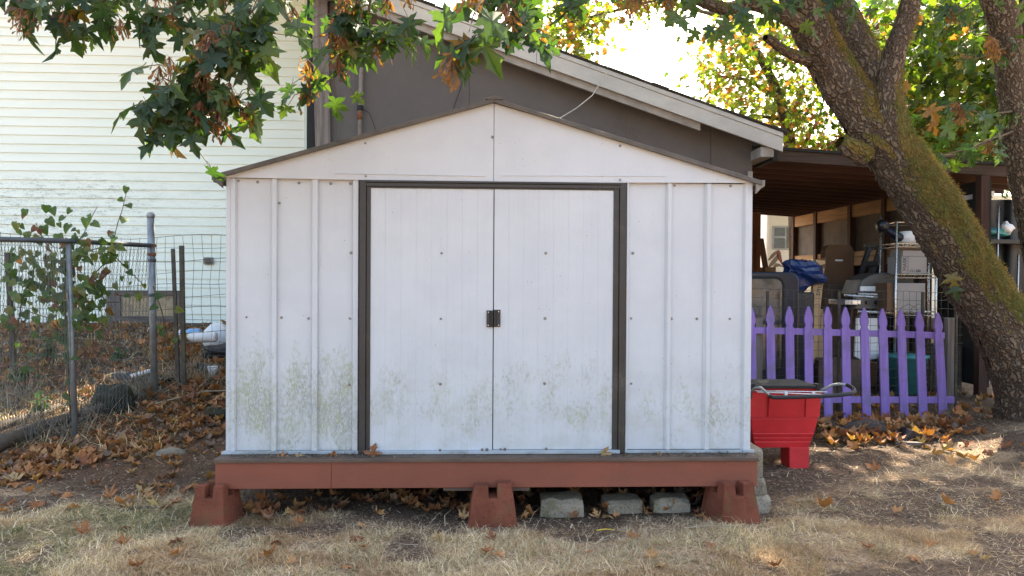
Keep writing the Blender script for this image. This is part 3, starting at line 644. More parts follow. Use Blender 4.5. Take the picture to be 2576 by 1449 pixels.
mb = MB(); mb.prism([(XL,ZT),(XR,ZT),(xk,zk-.01)], 2.331, 2.339); mb.build('rear_gable', M['shed'], sh)
# roof
ex0, ez0 = at(540,447,-.05)[0], at(540,443,-.05)[2]; ex1, ez1 = at(1917,463,-.05)[0], at(1917,459,-.05)[2]
for (x0, z0, s) in ((ex0, ez0, -1), (ex1, ez1, 1)):
    zp = zk+.012; mb = MB(); nn = 7
    for k in range(1):
        mb.prism([(x0,z0-.001),(xk,zp-.001),(xk,zp+.006),(x0,z0+.006)] if s < 0 else [(xk,zp-.001),(x0,z0-.001),(x0,z0+.006),(xk,zp+.006)], -.045, 2.42)
    rp = mb.build('roof_panel', M['roofmetal'], sh)
    for k in range(6):
        yy = .05+k*.45; mb = MB(); mb.beam((x0,yy,z0+.016),(xk,yy,zp+.016),.04,.018); mb.build('roof_rib', M['roofmetal'], rp, .003)
    mb = MB(); mb.prism([(x0,z0-.018),(xk,zp-.016),(xk,zp+.009),(x0,z0+.009)] if s < 0 else [(xk,zp-.016),(x0,z0-.018),(x0,z0+.009),(xk,zp+.009)], -.060, -.046); mb.build('gable_trim', M['rooftrim'], rp, .003)
MB().prism([(xk-.05,zk+.012),(xk+.05,zk+.012),(xk+.03,zk+.026),(xk,zk+.033),(xk-.03,zk+.026)], -.064, 2.42).build('ridge_cap', M['rooftrim'], sh, .003)
for (x0, z0, xw, s) in ((ex0, ez0, XL, -1), (ex1, ez1, XR, 1)):
    mb = MB(); P_ = [(x0-s*.004,z0+.012),(x0+s*.018,z0+.014),(x0+s*.016,z0-.022),(x0-s*.002,z0-.03),(xw+s*.008,zb0-.062),(xw+s*.006,zb0+.01)]
    if s > 0: P_ = P_[::-1]
    mb.prism(P_, -.052, -.03); mb.build('eave_end', M['rooftrim'] if s < 0 else M['pipe'], sh, .002)
    MB().box((min(x0,x0+s*.016),-.029,z0-.03),(max(x0,x0+s*.016),2.42,z0+.0085)).build('eave_trim', M['rooftrim'], sh, .002)
# screws
scr = [(587,801),(620,798),(708,799),(776,801),(880,801),(883,636),(879,968),(1111,637),(1109,802),(1108,966),(1373,637),(1371,801),(1370,965),(1592,637),(1588,801),(1588,965),(1689,802),(1753,802),(1836,802),(1869,803),
       (600,455),(648,458),(752,460),(832,462),(882,462),(703,511),(1697,467),(1775,467),(1838,468),(1876,468),(920,443),(1560,453),(1560,367),(919,360),(1239,345),(1107,1132),(1213,1131),(1225,1131),(1259,1130),(1270,1130),(1374,1129),(1773,1134),(1829,1136),(1870,1135),(572,770),(571,920)]
sme = MB().lathe((0,0,0), [(.0085,0),(.0085,-.0012),(.0052,-.0014),(.0048,-.004),(.003,-.005)], 10, 'y').mesh('screw'); sme.materials.append(M['screw'])
for i, (px, py) in enumerate(scr):
    Y = yg-.002 if py < 452 or (px > 1400 and py < 460) else (-.0205 if 932 < px < 1541 else .0)
    if 932 < px < 1541 and py > 1100: Y = -.0465
    p = at(px, py, Y); o = bpy.data.objects.new('screw', sme); COL.objects.link(o); o.parent = sh; w = wloc(sh); o.location = (p[0]-w[0], Y-w[1], p[2]-w[2]); k = random.uniform(.75,1.15); o.scale = (k, 1, k)
# leaves caught on the sill
def leaf_at(px, py, Y, s, tip, nrm, label, k=0):
    p = at(px, py, Y); o = place(FALL[k], 'fallen_leaf', p, tip, nrm, s); tag(o, label, 'leaf', 'maple leaves caught on the shed sill'); return o
leaf_at(935, 1152, -.075, .085, (.1,.25,1), (-.2,-1,.2), 'orange maple leaf standing upright against the left door jamb', 3)
leaf_at(1516, 1146, -.075, .062, (.3,.1,.9), (.5,-1,.1), 'curled dry leaf standing at the foot of the right door', 1)
leaf_at(700, 1157, -.08, .07, (1,.1,.12), (0,-.4,1), 'dry leaf lying on the platform edge below the left wall', 2)
leaf_at(742, 1153, -.07, .045, (.8,-.1,.5), (0,-.8,.6), 'small folded leaf beside the dry leaf on the platform edge', 4)
leaf_at(836, 1150, -.06, .045, (.3,.1,.9), (.2,-1,.2), 'small brown leaf left of the door jamb on the platform', 0)
leaf_at(1655, 1143, -.06, .045, (1,0,.15), (0,-.5,1), 'crumpled leaf on the platform under the right wall', 5)
def ground_leaf(px, py, s, az, label, k, up=.2): 
    d = ray(px, py); t = (-.0-CAM[2])/d[2]; p = CAM+d*t; o = place(FALL[k], 'fallen_leaf', (p[0], p[1], gzf(p[0], p[1])+.03), (math.cos(az), math.sin(az), up), (random.gauss(0,.2), -.5, 1), s); tag(o, label, 'leaf', 'single leaves in front of the shed'); return o
ground_leaf(600, 1282, .085, 2.0, 'big tan maple leaf on the grass in front of the left deck block', 3)
ground_leaf(760, 1322, .055, 3.4, 'small rusty leaf on the grass right of the left deck block', 1)
ground_leaf(905, 1328, .05, 1.2, 'yellow-green leaf on the soil between left and middle deck block', 5)
ground_leaf(1325, 1300, .055, 2.6, 'yellowish leaf on the soil between middle deck block and largest concrete block', 5)
ground_leaf(1545, 1300, .04, .4, 'small green-yellow leaf below the middle concrete block', 2)
ground_leaf(2335, 1385, .06, .6, 'tan leaf alone on the straw at the lower right', 2)
# debris line on sill
sill = [blades(900, -1.45, 1.47, -.12, -.03, lambda x, y: .25+.75*((x < -.65)+(x > .6)), (.012,.045), .004, .2, 0, [(.06,.045,.035),(.12,.08,.055),(.3,.24,.17),(.04,.035,.03)])]
V, Fa, c = sill[0]; V = V.copy(); bz = np.repeat(V.reshape(-1,5,3)[:,0,2], 5); V[:,2] = V[:,2]-bz+ZD+.002
sill = [(V, Fa, c)]
joinblades('sill_debris', sill, M['grass'], 'crumbs of leaf and twig on the platform edge under the shed wall', 'debris')

# ================================================================== white house on the left
HY = 6.3
hs = thing('house', 'tall house with pale green-white lap siding behind the left fence', 'house', (-5.4, HY+3, .6))
hx1 = float(at(766,300,HY)[0]); hx0 = -9.2; cz0 = float(at(30,564,HY)[2]); ex = 22.45*float((np.array(at(30,564,HY))-CAM)@FW)/F
MB().box((hx0,HY+.02,.0),(hx1-.02,HY+6,7.0)).build('wall_core', M['foundation'], hs)
kb = int((cz0-.68)/ex); butt = {3:(560,), 4:(470,), 6:(330,), 7:(325,), 17:(308,), 18:(308,), 13:(120,), 1:(250,), 22:(560,), 9:(505,)}
for k in range(-kb, 41):
    z = cz0+k*ex; cuts = [hx0]+sorted(float(at(p, 500, HY)[0]) for p in butt.get(k, ()))+[hx1]
    for i in range(len(cuts)-1):
        a, b = cuts[i]+(.0 if i == 0 else -.012), cuts[i+1]; o_ = -.0025*(i % 2); j = random.uniform(-.0015,.0015)
        mb = MB(); mb.add([(a,HY-.019+o_+j,z),(b,HY-.019+o_-j,z+j),(b,HY+o_-.001,z+ex+.004),(a,HY+o_-.001,z+ex+.004),(a,HY+.012,z),(b,HY+.012,z),(b,HY+.012,z+ex+.004),(a,HY+.012,z+ex+.004)], [(0,1,2,3),(0,4,5,1),(1,5,6,2),(3,2,6,7),(0,3,7,4)])
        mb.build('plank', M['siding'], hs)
zlo = cz0-kb*ex
MB().box((hx1-.001,HY-.032,zlo-.01),(hx1+.085,HY+.05,7.0)).build('corner_trim', M['trimgreen'], hs, .004)
MB().box((hx1+.03,HY+.051,.3),(hx1+.05,HY+6,7.0)).build('side_wall', M['siding'], hs)
MB().box((hx0,HY-.010,.1),(hx1,HY+.019,zlo+.004)).build('foundation', M['foundation'], hs)
mb = MB(); mb.prism([(hx0-.5,6.98),(hx1+.5,6.98),(hx1+.5,7.1),((hx0+hx1)/2,9.0),(hx0-.5,7.1)], HY-.45, HY+6.4); mb.build('roof', M['shingle'], hs)  # unseen roof above the view, added for the shadow it casts
# basement window
def hp(px, py, Y): return at(px, py, Y)
wn = None
a, b = hp(268,730,HY-.03), hp(452,812,HY-.03); x0, x1, z1, z0 = a[0], b[0], a[2], b[2]
wn = MB().box((x0,HY-.045,z0),(x0+.15,HY-.0205,z1)).build('window_board', M['oldwood'], hs, .003); wn['label'] = 'weathered grey board beside the basement window'
wf = MB().box((x0+.151,HY-.060,z1-.07),(x1,HY-.021,z1)).build('window', M['oldwoodx'], hs, .003); wf['label'] = 'basement window in a weathered wooden frame'
MB().box((x0+.151,HY-.055,z0),(x1,HY-.021,z0+.09)).build('sill', M['oldwoodx'], wf, .003)
MB().box((x1-.06,HY-.05,z0+.091),(x1,HY-.021,z1-.071)).build('frame', M['oldwood'], wf, .002); MB().box((x0+.151,HY-.05,z0+.091),(x0+.195,HY-.021,z1-.071)).build('frame', M['oldwood'], wf, .002)
xmid = x0+.60; MB().box((xmid-.02,HY-.045,z0+.091),(xmid+.02,HY-.021,z1-.071)).build('mullion', M['oldwood'], wf, .002)
MB().box((x0+.196,HY-.028,z0+.092),(xmid-.021,HY-.0205,z1-.072)).build('pane', M['dusty'], wf); MB().box((xmid+.021,HY-.028,z0+.092),(x1-.061,HY-.0205,z1-.072)).build('pane', M['dusty'], wf)
p = hp(525,656,HY-.04); hb = MB(); hb.box((p[0]-.07,HY-.05,p[2]-.05),(p[0]+.06,HY-.021,p[2]+.05)); b_ = hb.build('vent_box', M['soffit'], hs, .006)
MB().lathe((p[0]-.01,HY-.051,p[2]), [(.045,0),(.045,-.03),(.02,-.045)], 10, 'y').build('vent_hood', M['oldwood'], b_)

# ================================================================== grey garage behind the shed
GYW, GYF = 4.2, 3.86
ga = thing('garage', 'dark grey plywood garage with white sloping rake boards behind the shed', 'garage', (.5, GYW+2.6, 0))
gxr = float(at(1893,380,GYW)[0]); gxl = float(at(828,300,GYW)[0])
def rk(px): return 5+(px-1052)*.3595          # upper edge of the rake in the sketch
tl, tr = at(760, rk(760), GYF), at(1970, rk(1970), GYF)
slope = (tr[2]-tl[2])/(tr[0]-tl[0])
def rz_(x): return tl[2]+(x-tl[0])*slope
ft = .205
seams = [gxl, float(at(1180,300,GYW)[0]), float(at(1789,300,GYW)[0]), gxr]
for i in range(3):
    a, b = seams[i]+.002*(i > 0), seams[i+1]-.002; y = GYW+.004*(i % 2)
    mb = MB(); mb.prism([(a,.0),(b,.0),(b,rz_(b)-.12),(a,rz_(a)-.12)], y, y+.04); mb.build('wall_panel', M['gwall'], ga, .002)
MB().box((gxr-.04,GYW+.05,0),(gxr,9.5,rz_(gxr)-.12)).build('side_wall', M['gwall'], ga)
MB().box((gxl,GYW+.05,0),(gxl+.04,9.5,rz_(gxl)-.12)).build('side_wall', M['gwall'], ga)
def rake(x0, x1, o0, o1, y0, y1, name, mat, par=ga, bev=.002):
    mb = MB(); mb.prism([(x0,rz_(x0)-o1),(x1,rz_(x1)-o1),(x1,rz_(x1)-o0),(x0,rz_(x0)-o0)], y0, y1); return mb.build(name, mat, par, bev)
xj = float(at(1350,150,GYF)[0])
rake(tl[0], xj-.002, .052, ft, GYF, GYF+.03, 'rake_board', M['fascia']); rake(xj+.002, tr[0], .050, ft, GYF-.002, GYF+.03, 'rake_board', M['fascia'])
rake(tl[0], tr[0]-.003, .0, .049, GYF-.018, GYF+.03, 'rake_trim', M['fascia'])
rake(tl[0], tr[0], .05, .075, GYF+.031, GYW-.001, 'soffit', M['soffit'])
rake(tl[0], float(at(1766,300,GYF)[0]), ft-.03, ft+.075, GYF+.06, GYF+.10, 'frieze_board', M['soffit'])
rf = rake(tl[0]-.05, tr[0]+.03, -.012, -.0005, GYF-.03, 9.7, 'roof', M['shingle'])
x = tl[0]
while x < tr[0]:                                   # ragged shingle ends along the rake
    w = random.uniform(.13,.24); q = random.uniform(.010,.024); rake(x, min(x+w-.004, tr[0]+.03), -.012-q, -.0125, GYF-.03-random.uniform(.004,.018), GYF+.5, 'shingle', M['shingle'], rf, .001); x += w
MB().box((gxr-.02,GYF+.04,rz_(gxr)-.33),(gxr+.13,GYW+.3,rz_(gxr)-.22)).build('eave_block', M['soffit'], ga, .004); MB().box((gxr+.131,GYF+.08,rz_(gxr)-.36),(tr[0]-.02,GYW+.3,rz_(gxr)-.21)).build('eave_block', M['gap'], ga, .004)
MB().box((gxr-.06,GYW-.03,.2),(gxr-.005,GYW-.002,float(at(1885,432,GYW)[2]))).build('corner_board', M['soffit'], ga, .003)
# weathered corner post and dark gap beside the house
a0, a1 = at(782,-60,GYW-.05), at(832,370,GYW-.05); wd = 40*8.25/F
mb = MB(); mb.add([(a0[0],GYW-.06,a0[2]),(a0[0]+wd,GYW-.06,a0[2]),(a1[0],GYW-.06,a1[2]),(a1[0]-wd*.95,GYW-.06,a1[2]),(a0[0],GYW-.01,a0[2]),(a0[0]+wd,GYW-.01,a0[2]),(a1[0],GYW-.01,a1[2]),(a1[0]-wd*.95,GYW-.01,a1[2])], [(3,2,1,0),(4,5,6,7),(0,1,5,4),(1,2,6,5),(2,3,7,6),(3,0,4,7)])
mb.build('corner_post', M['oldwood'], ga, .004)
MB().box((float(at(773,200,GYW+.02)[0]),GYW+.001,0),(gxl-.001,GYW+.05,4.7)).build('gap_shade_strip', M['gap'], ga)  # near-black strip stands in for the shade between house and garage
# conduit with coupling
c0, c1 = at(911,120,GYW-.06), at(903,345,GYW-.06)
cp = MB().tube([c0, (c0+c1)/2, c1-np.array((0,0,.6))], .024, 12).build('conduit', M['pipe'], ga, 0, True)
k_ = at(906,272,GYW-.06); MB().lathe((k_[0],k_[1],k_[2]-.03), [(.03,0),(.033,.01),(.033,.05),(.03,.06)], 12).build('coupling', M['gap'], cp, 0, True)
k_ = at(905,290,GYW-.06); MB().lathe((k_[0],k_[1],k_[2]-.05), [(.028,0),(.028,.09)], 12).build('coupling', M['rust'], cp, 0, True)
w0, w1, w2 = at(916,276,GYW-.05), at(930,285,GYW-.09), at(948,335,GYW-.12); MB().tube([w0,w1,w2], .004, 5).build('cable', M['gap'], ga)
w0, w1 = at(1172,170,GYW-.03), at(1140,275,GYW-.03); MB().tube([w0,(w0+w1)/2+np.array((.01,0,0)),w1], .004, 5).build('cable', M['gap'], ga)
w0, w1, w2, w3 = at(1529,176,GYF-.04), at(1490,240,GYF-.2), at(1450,272,GYF-.35), at(1404,300,GYF-.7); 
single(MB().tube([w0, w1, w2, w3], [.006]*4, 6), 'loose_cable', M['fascia'], 'thin white cable running from the garage rake down to the shed roof', 'cable')

# ================================================================== open lean-to on the right of the garage
LX = 5.85
lt = thing('carport', 'dark brown open lean-to carport full of stored things', 'carport', (4.5, 6.8, 0))
zl, zr = float(at(1895,372,GYW)[2]), float(at(2560,418,GYW)[2]); xrr = float(at(2700,430,GYW)[0])
def lz(x): return zl+(zr-zl)*(x-gxr)/(float(at(2560,418,GYW)[0])-gxr)
def slab(x0, x1, o0, o1, y0, y1): mb = MB(); mb.prism([(x0,lz(x0)-o1),(x1,lz(x1)-o1),(x1,lz(x1)-o0),(x0,lz(x0)-o0)], y0, y1); return mb
slab(gxr+.005, xrr, -.02, .012, GYW-.06, 9.75).build('roof', M['gap'], lt)
slab(gxr+.005, xrr, .013, .135, GYW-.03, GYW+.012).build('front_beam', M['beamdark'], lt, .003)
n = 15
for i in range(1, n+1):
    y = GYW+.02+(9.55-GYW)*i/n; slab(gxr+.02, xrr-.05, .03, .155, y-.019, y+.019).build('rafter', M['brownroof'], lt, .002)
x = gxr+.01
for i in range(15):
    slab(x, x+.215, .0125, .028, GYW+.02, 9.7).build('roof_board', M['brownroof'], lt); x += .22
LZ = lz(LX)
def wpost(Y, w, name, mat, d=.09): return MB().box((LX-.02-d,Y-w/2,0),(LX-.02,Y+w/2,LZ-.16)).build(name, mat, lt, .003)
yb = 9.45; P4 = [yb]+[float(atx(px, 520, LX-.05)[1]) for px in (2058, 2145)]; P4 += [P4[-1]-1.0, P4[-1]-2.0]
for i, Y in enumerate(P4):
    wpost(Y, .09, 'post', M['darkpost']); wpost(Y+.075, .04, 'stud', M['pinev'], .06)
for i in range(len(P4)-1):
    y0, y1 = P4[i+1]+.1, P4[i]-.05
    MB().box((LX-.09,y0,LZ-.36),(LX-.045,y1,LZ-.17)).build('header', M['pine'], lt, .003)
    MB().box((LX-.016,y0-.1,LZ-.9),(LX-.008,y1+.05,LZ-.16)).build('sheathing', M['ply'], lt)
    MB().box((LX-.08,y0,LZ-.98),(LX-.04,y1,LZ-.90)).build('rail', M['pine'], lt, .003)
    if i > 0: MB().box((LX-.082,y0,LZ-1.12),(LX-.042,y1,LZ-.985)).build('rail', M['pine'], lt, .003)
    # wavy yellowed panel below
    mb = MB(); nn = 26; V = []
    for k in range(nn+1):
        yy = y0-.1+(y1-y0+.15)*k/nn; xx = LX-.012+.012*math.sin(k*1.6+i)
        V += [(xx,yy,.1),(xx+.012*math.sin(k*.9),yy,LZ-.905)]
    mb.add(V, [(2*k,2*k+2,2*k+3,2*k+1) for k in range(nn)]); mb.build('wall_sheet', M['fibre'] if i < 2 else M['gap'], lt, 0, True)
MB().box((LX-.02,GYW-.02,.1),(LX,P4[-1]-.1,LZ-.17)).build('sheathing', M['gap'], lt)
MB().box((LX-.15,GYW-.06,0),(LX-.05,GYW+.04,lz(LX)-.137)).build('post', M['darkpost'], lt, .003)
# dark tarp hung in the right bay
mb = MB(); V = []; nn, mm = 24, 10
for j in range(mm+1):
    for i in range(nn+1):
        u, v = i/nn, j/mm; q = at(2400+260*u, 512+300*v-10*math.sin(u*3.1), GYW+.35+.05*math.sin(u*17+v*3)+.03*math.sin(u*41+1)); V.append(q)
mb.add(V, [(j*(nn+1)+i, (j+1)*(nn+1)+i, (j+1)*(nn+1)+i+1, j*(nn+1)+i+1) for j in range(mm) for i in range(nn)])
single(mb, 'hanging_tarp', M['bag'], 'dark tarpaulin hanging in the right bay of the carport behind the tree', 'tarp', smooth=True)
q0, q1 = at(2400,498,GYW+.9), at(2510,486,GYW+.9)

# ================================================================== motorhome behind the carport
RY = 13.2
rv = thing('motorhome', 'white motorhome with brown swirl stripes seen through the carport', 'motorhome', (9, RY+2, 0))
rx0 = float(at(1931,600,RY)[0])
mb = MB(); mb.prism([(rx0,.45),(rx0+6,.45),(rx0+6,3.45),(rx0+.12,3.45),(rx0-.02,3.2),(rx0-.04,1.2)], RY, RY+2.3); mb.build('body', M['rv'], rv, .05)
a, b = at(1942,568,RY-.01), at(1984,628,RY-.01)
fr_ = MB().box((a[0],RY-.03,b[2]),(b[0]+.25,RY-.001,a[2])).build('window', M['galv'], rv, .04)
for (u0,u1,v0,v1) in ((.08,.47,.08,.44),(.08,.47,.52,.94),(.53,.94,.08,.94)):
    X = lambda u: a[0]+(b[0]+.25-a[0])*u; Z_ = lambda v: a[2]+(b[2]-a[2])*v
    MB().box((X(u0),RY-.035,Z_(v1)),(X(u1),RY-.0305,Z_(v0))).build('pane', M['glass'], fr_)
def stripe(pts, w, mat):
    mb = MB(); V = []
    for i, (px, py) in enumerate(pts):
        q = at(px, py, RY-.004); t = i/(len(pts)-1); ww = w*math.sin(math.pi*(.12+.8*t)); V += [(q[0]-ww*.7,RY-.004,q[2]+ww*.7),(q[0]+ww*.7,RY-.004,q[2]-ww*.7)]
    mb.add(V, [(2*i,2*i+1,2*i+3,2*i+2) for i in range(len(pts)-1)]); mb.build('stripe', mat, rv)
stripe([(1933,655),(1942,645),(1950,637),(1957,630)], .045, M['rvbrown']); stripe([(1934,672),(1945,660),(1953,650),(1958,640)], .06, M['rvbrown'])
stripe([(1961,631),(1960,645),(1963,658),(1972,672)], .10, M['rvred']); stripe([(1946,672),(1956,666),(1965,668),(1976,675)], .06, M['rvbrown'])
for k in range(2): MB().lathe((rx0+1.2+k*3.2, RY+.02, .45), [(.42,0),(.42,.25),(.25,.26)], 20, 'y').build('wheel', M['black'], rv)

# ================================================================== purple picket fence
FY = 2.8
pf = thing('picket_fence', 'purple painted wooden picket fence beside the big tree', 'fence', (3.5, FY, 0))
tops = [(1889,772),(1937,768),(1985,770),(2033,770),(2081,771),(2126,772),(2173,774),(2219,776),(2265,778),(2311,782),(2358,786)]
bots = [(1892,1036),(1941,1036),(1989,1036),(2035,1036),(2083,1042),(2131,1043),(2180,1049),(2227,1042),(2275,1043),(2322,1042),(2372,1034)]
for i, (t, b) in enumerate(zip(tops, bots)):
    T_, B_ = at(t[0], t[1], FY), at(b[0], b[1], FY); wd = .083; h = T_[2]-B_[2]+.03
    prof = [(-wd/2,0),(wd/2,0),(wd/2,h-.215),(wd*.36,h-.19),(wd*.42,h-.165),(wd/2,h-.15),(wd*.5,h-.115),(wd*.34,h-.06),(wd*.12,h-.008),(0,h),(-wd*.12,h-.008),(-wd*.34,h-.06),(-wd*.5,h-.115),(-wd/2,h-.15),(-wd*.42,h-.165),(-wd*.36,h-.19),(-wd/2,h-.215)]
    sh_ = (T_[0]-B_[0])/h; mb = MB(); mb.prism([(B_[0]+x+sh_*z+random.uniform(-.001,.001), B_[2]-.03+z) for x, z in prof], FY-.011+random.uniform(-.003,.003), FY+.008); mb.build('picket', M['purple'], pf, .002)
for (ya, yb_) in (((822,842),(836,852)), ((996,1012),(998,1014))):
    x0, x1 = at(1870,ya[0],FY+.03), at(2374 if ya[0] < 900 else 2398, yb_[0], FY+.03); h = .062
    mb = MB(); mb.beam((x0[0],FY+.028,x0[2]-h/2),(x1[0],FY+.028,x1[2]-h/2), .036, h); mb.build('rail', M['purple'], pf, .003)
for px in (1905, 2385): 
    p = at(px, 1030, FY+.085); MB().box((p[0]-.035,FY+.05,gzf(p[0],FY)-.1),(p[0]+.035,FY+.12,float(at(px,800,FY+.085)[2]))).build('post', M['oldwood'], pf, .004)
# welded wire behind the pickets
wf_ = thing('wire_fence', 'rusty garden wire fence with looped top right behind the purple pickets', 'fence', (3.5, FY+.2, 0)); mb = MB(); Yw = FY+.16
x0, x1 = float(at(1880,900,Yw)[0]), float(at(2420,900,Yw)[0]); zt = float(at(2000,728,Yw)[2])
for k in range(14):
    z = zt-k*.085; mb.tube([(x0+(x1-x0)*t/12, Yw+.01*math.sin(t+k), z-.02*(t/12)+.006*math.sin(t*1.7+k)) for t in range(13)], .0022, 4)
x = x0
while x < x1: mb.tube([(x+random.uniform(-.006,.006), Yw+.004, zt-.02*(x-x0)/(x1-x0)), (x,Yw+.004,.05)], .0019, 4); x += .065
for (px, w) in ((1895,.14),(1925,.14),(2055,.2),(2090,.2),(2285,.22),(2310,.2),(2160,.16)):
    c = at(px, 800, Yw-.01); mb.tube([(c[0]-w/2,Yw-.01,c[2]-.12),(c[0]-w/2,Yw-.012,c[2]+.02),(c[0]-w*.35,Yw-.014,c[2]+.10),(c[0],Yw-.014,c[2]+.14),(c[0]+w*.35,Yw-.014,c[2]+.10),(c[0]+w/2,Yw-.012,c[2]+.02),(c[0]+w/2,Yw-.01,c[2]-.12)], .0028, 4)
mb.build('wire_mesh', M['wire'], wf_, kind='stuff')
for px in (1930, 2110, 2320, 2405): p = at(px, 900, Yw+.02); MB().box((p[0]-.012,Yw+.012,gzf(p[0],Yw)-.1),(p[0]+.012,Yw+.035,zt-.02)).build('stake', M['stake'], wf_, .002)

# ================================================================== red cart
CY_ = .92
ct = thing('garden_cart', 'red plastic garden cart with grey loop handle beside the shed', 'cart', (2.09, CY_+.3, 0))
def cw(px, py, Y=CY_): return at(px, py, Y)
A_, B_ = cw(1885,975), cw(2066,975); C_, D_ = cw(1905,1130), cw(2051,1130); zt_, zb_ = A_[2], C_[2]
levels = [(0,.0),(.50,.055),(.51,.028),(.76,.08),(.765,.066),(.83,.10),(.835,.088),(.90,.115),(.905,.104),(1.,.13)]
hw = (B_[0]-A_[0])/2; cx = (A_[0]+B_[0])/2; bw = (D_[0]-C_[0])/2; dep = .30; V = []; rings = []
for t, ins in levels:
    z = zt_+(zb_-zt_)*t; k = hw+(bw-hw)*(max(0, t-.55)/.45)**1.2-.016*(t > 0)*min(1, t*4); f = ins*.35
    if t in (.50,): k -= .004
    rings.append([(cx-k,CY_+f,z),(cx+k,CY_+f,z),(cx+k,CY_+dep-f,z),(cx-k,CY_+dep-f,z)])
for r_ in rings: V += r_
Fc = []
for i in range(len(rings)-1):
    for k in range(4): Fc.append((i*4+k, (i+1)*4+k, (i+1)*4+(k+1) % 4, i*4+(k+1) % 4))
Fc.append(tuple((len(rings)-1)*4+k for k in (3,2,1,0)))
mb = MB(); mb.add(V, Fc); tub = mb.build('tub', M['red'], ct, .004)
for (pa, pb, proud) in ((1884,1928,.0),(1931,2022,.014),(2025,2066,.0)):
    a, b = cw(pa+2,985)[0], cw(pb-1,985)[0]; z0 = zt_+(zb_-zt_)*.485
    mb = MB(); mb.add([(a,CY_-.010-proud,zt_-.02),(b,CY_-.010-proud,zt_-.02),(b-.002,CY_+.006,z0),(a+.002,CY_+.006,z0),(a,CY_+.03,zt_-.02),(b,CY_+.03,zt_-.02),(b-.002,CY_+.03,z0),(a+.002,CY_+.03,z0)], [(3,2,1,0),(0,1,5,4),(1,2,6,5),(2,3,7,6),(3,0,4,7)]); mb.build('front_panel', M['red'], tub, .004)
MB().box((A_[0]+.002,CY_-.03,zt_-.004),(B_[0]-.03,CY_+dep+.02,zt_+.018)).build('rim', M['gap'], ct, .006)
MB().box((A_[0],CY_-.034,zt_-.02),(A_[0]+.03,CY_+.02,zt_+.03)).build('rim_corner', M['gap'], ct, .004); MB().box((B_[0]-.05,CY_-.034,zt_-.012),(B_[0]-.022,CY_+.02,zt_+.03)).build('rim_corner', M['gap'], ct, .004)
for (pa, pb, Yo) in ((1898,1906,.06),(1986,2036,.03)):
    a, b = at(pa,1150,CY_+Yo)[0], at(pb,1150,CY_+Yo)[0]; MB().box((a,CY_+Yo,gzf(a,CY_)-.01),(b,CY_+Yo+.16,zb_+.004)).build('leg', M['red'], ct, .005)
for s in (-1, 1): MB().lathe((cx+s*(hw-.06)-.02, CY_+dep-.03, gzf(2.1,1.5)+.12), [(.12,0),(.13,.01),(.13,.045),(.12,.055)], 20, 'x').build('wheel', M['black'], ct, 0, True)
hpth = [(1889,1000,.0),(1889,985,-.05),(1900,976,-.12),(1914,975,-.14),(1925,985,-.17),(1938,997,-.19)]
hp1 = [at(a,b,CY_+c) for a, b, c in hpth]; grip = [at(a,b,CY_+c) for a, b, c in ((1936,996,-.19),(1945,1000,-.2),(2000,999,-.2),(2060,997,-.2),(2110,994,-.2),(2140,990,-.19),(2150,985,-.16),(2146,976,-.11),(2130,968,-.07))]
hp3 = [at(a,b,CY_+c) for a, b, c in ((2132,969,-.07),(2115,966,-.05),(2095,968,-.03),(2075,977,-.02),(2056,986,-.01))]
hd = MB().tube(hp1, .0095, 8).build('handle', M['steel'], ct, 0, True); MB().tube(grip, .0145, 10).build('grip', M['grip'], hd, 0, True); MB().tube(hp3, .0095, 8).build('handle_end', M['steel'], hd, 0, True)
MB().tube([at(1898,983,CY_-.045),at(2080,986,CY_-.045)], .0045, 6).build('tie_rod', M['silver'], ct, 0, True); MB().tube([at(1905,986,CY_-.05),at(2085,993,CY_-.05)], .004, 6).build('tie_rod', M['white'], ct, 0, True)
for px in (1977, 2046): p = at(px, 990, CY_-.05); MB().box((p[0]-.01,CY_-.058,p[2]-.014),(p[0]+.01,CY_-.045,p[2]+.012)).build('clip', M['white'], ct, .002)

# ================================================================== chain-link fence on the left
cl = thing('chain_link_fence', 'leaning galvanised chain-link fence with top rail at the left', 'fence', (-3.2, 2.0, .1))
p1b, p1t = at(190,1066,1.62), at(172,612,1.62); p2b, p2t = at(389,968,2.6), at(379,545,2.6)
p1b[2] = gzf(*p1b[:2])-.05; p2b[2] = gzf(*p2b[:2])-.05
MB().tube([p1b,p1t], .021, 12).build('post', M['steel'], cl, 0, True)
pt2 = MB().tube([p2b,p2t], .031, 14).build('end_post', M['steel'], cl, 0, True)
c_ = p2t; MB().lathe((c_[0],c_[1],c_[2]-.01), [(.035,0),(.035,.03),(.026,.045),(.008,.05)], 14).build('post_cap', M['steel'], pt2, 0, True)
for py, mt in ((618,'rust'),(640,'rust'),(655,'steeld'),(742,'steeld')):
    q = at(382,py,2.6); MB().lathe((q[0],q[1],q[2]-.014), [(.0345,0),(.036,.005),(.036,.023),(.0345,.028)], 14).build('tension_band', M[mt], pt2, 0, True)
r0, r1, r2 = at(-160,598,1.15), at(172,606,1.6), at(381,618,2.58); MB().tube([r0,r1,r2], .020, 10).build('top_rail', M['steeld'], cl, 0, True)
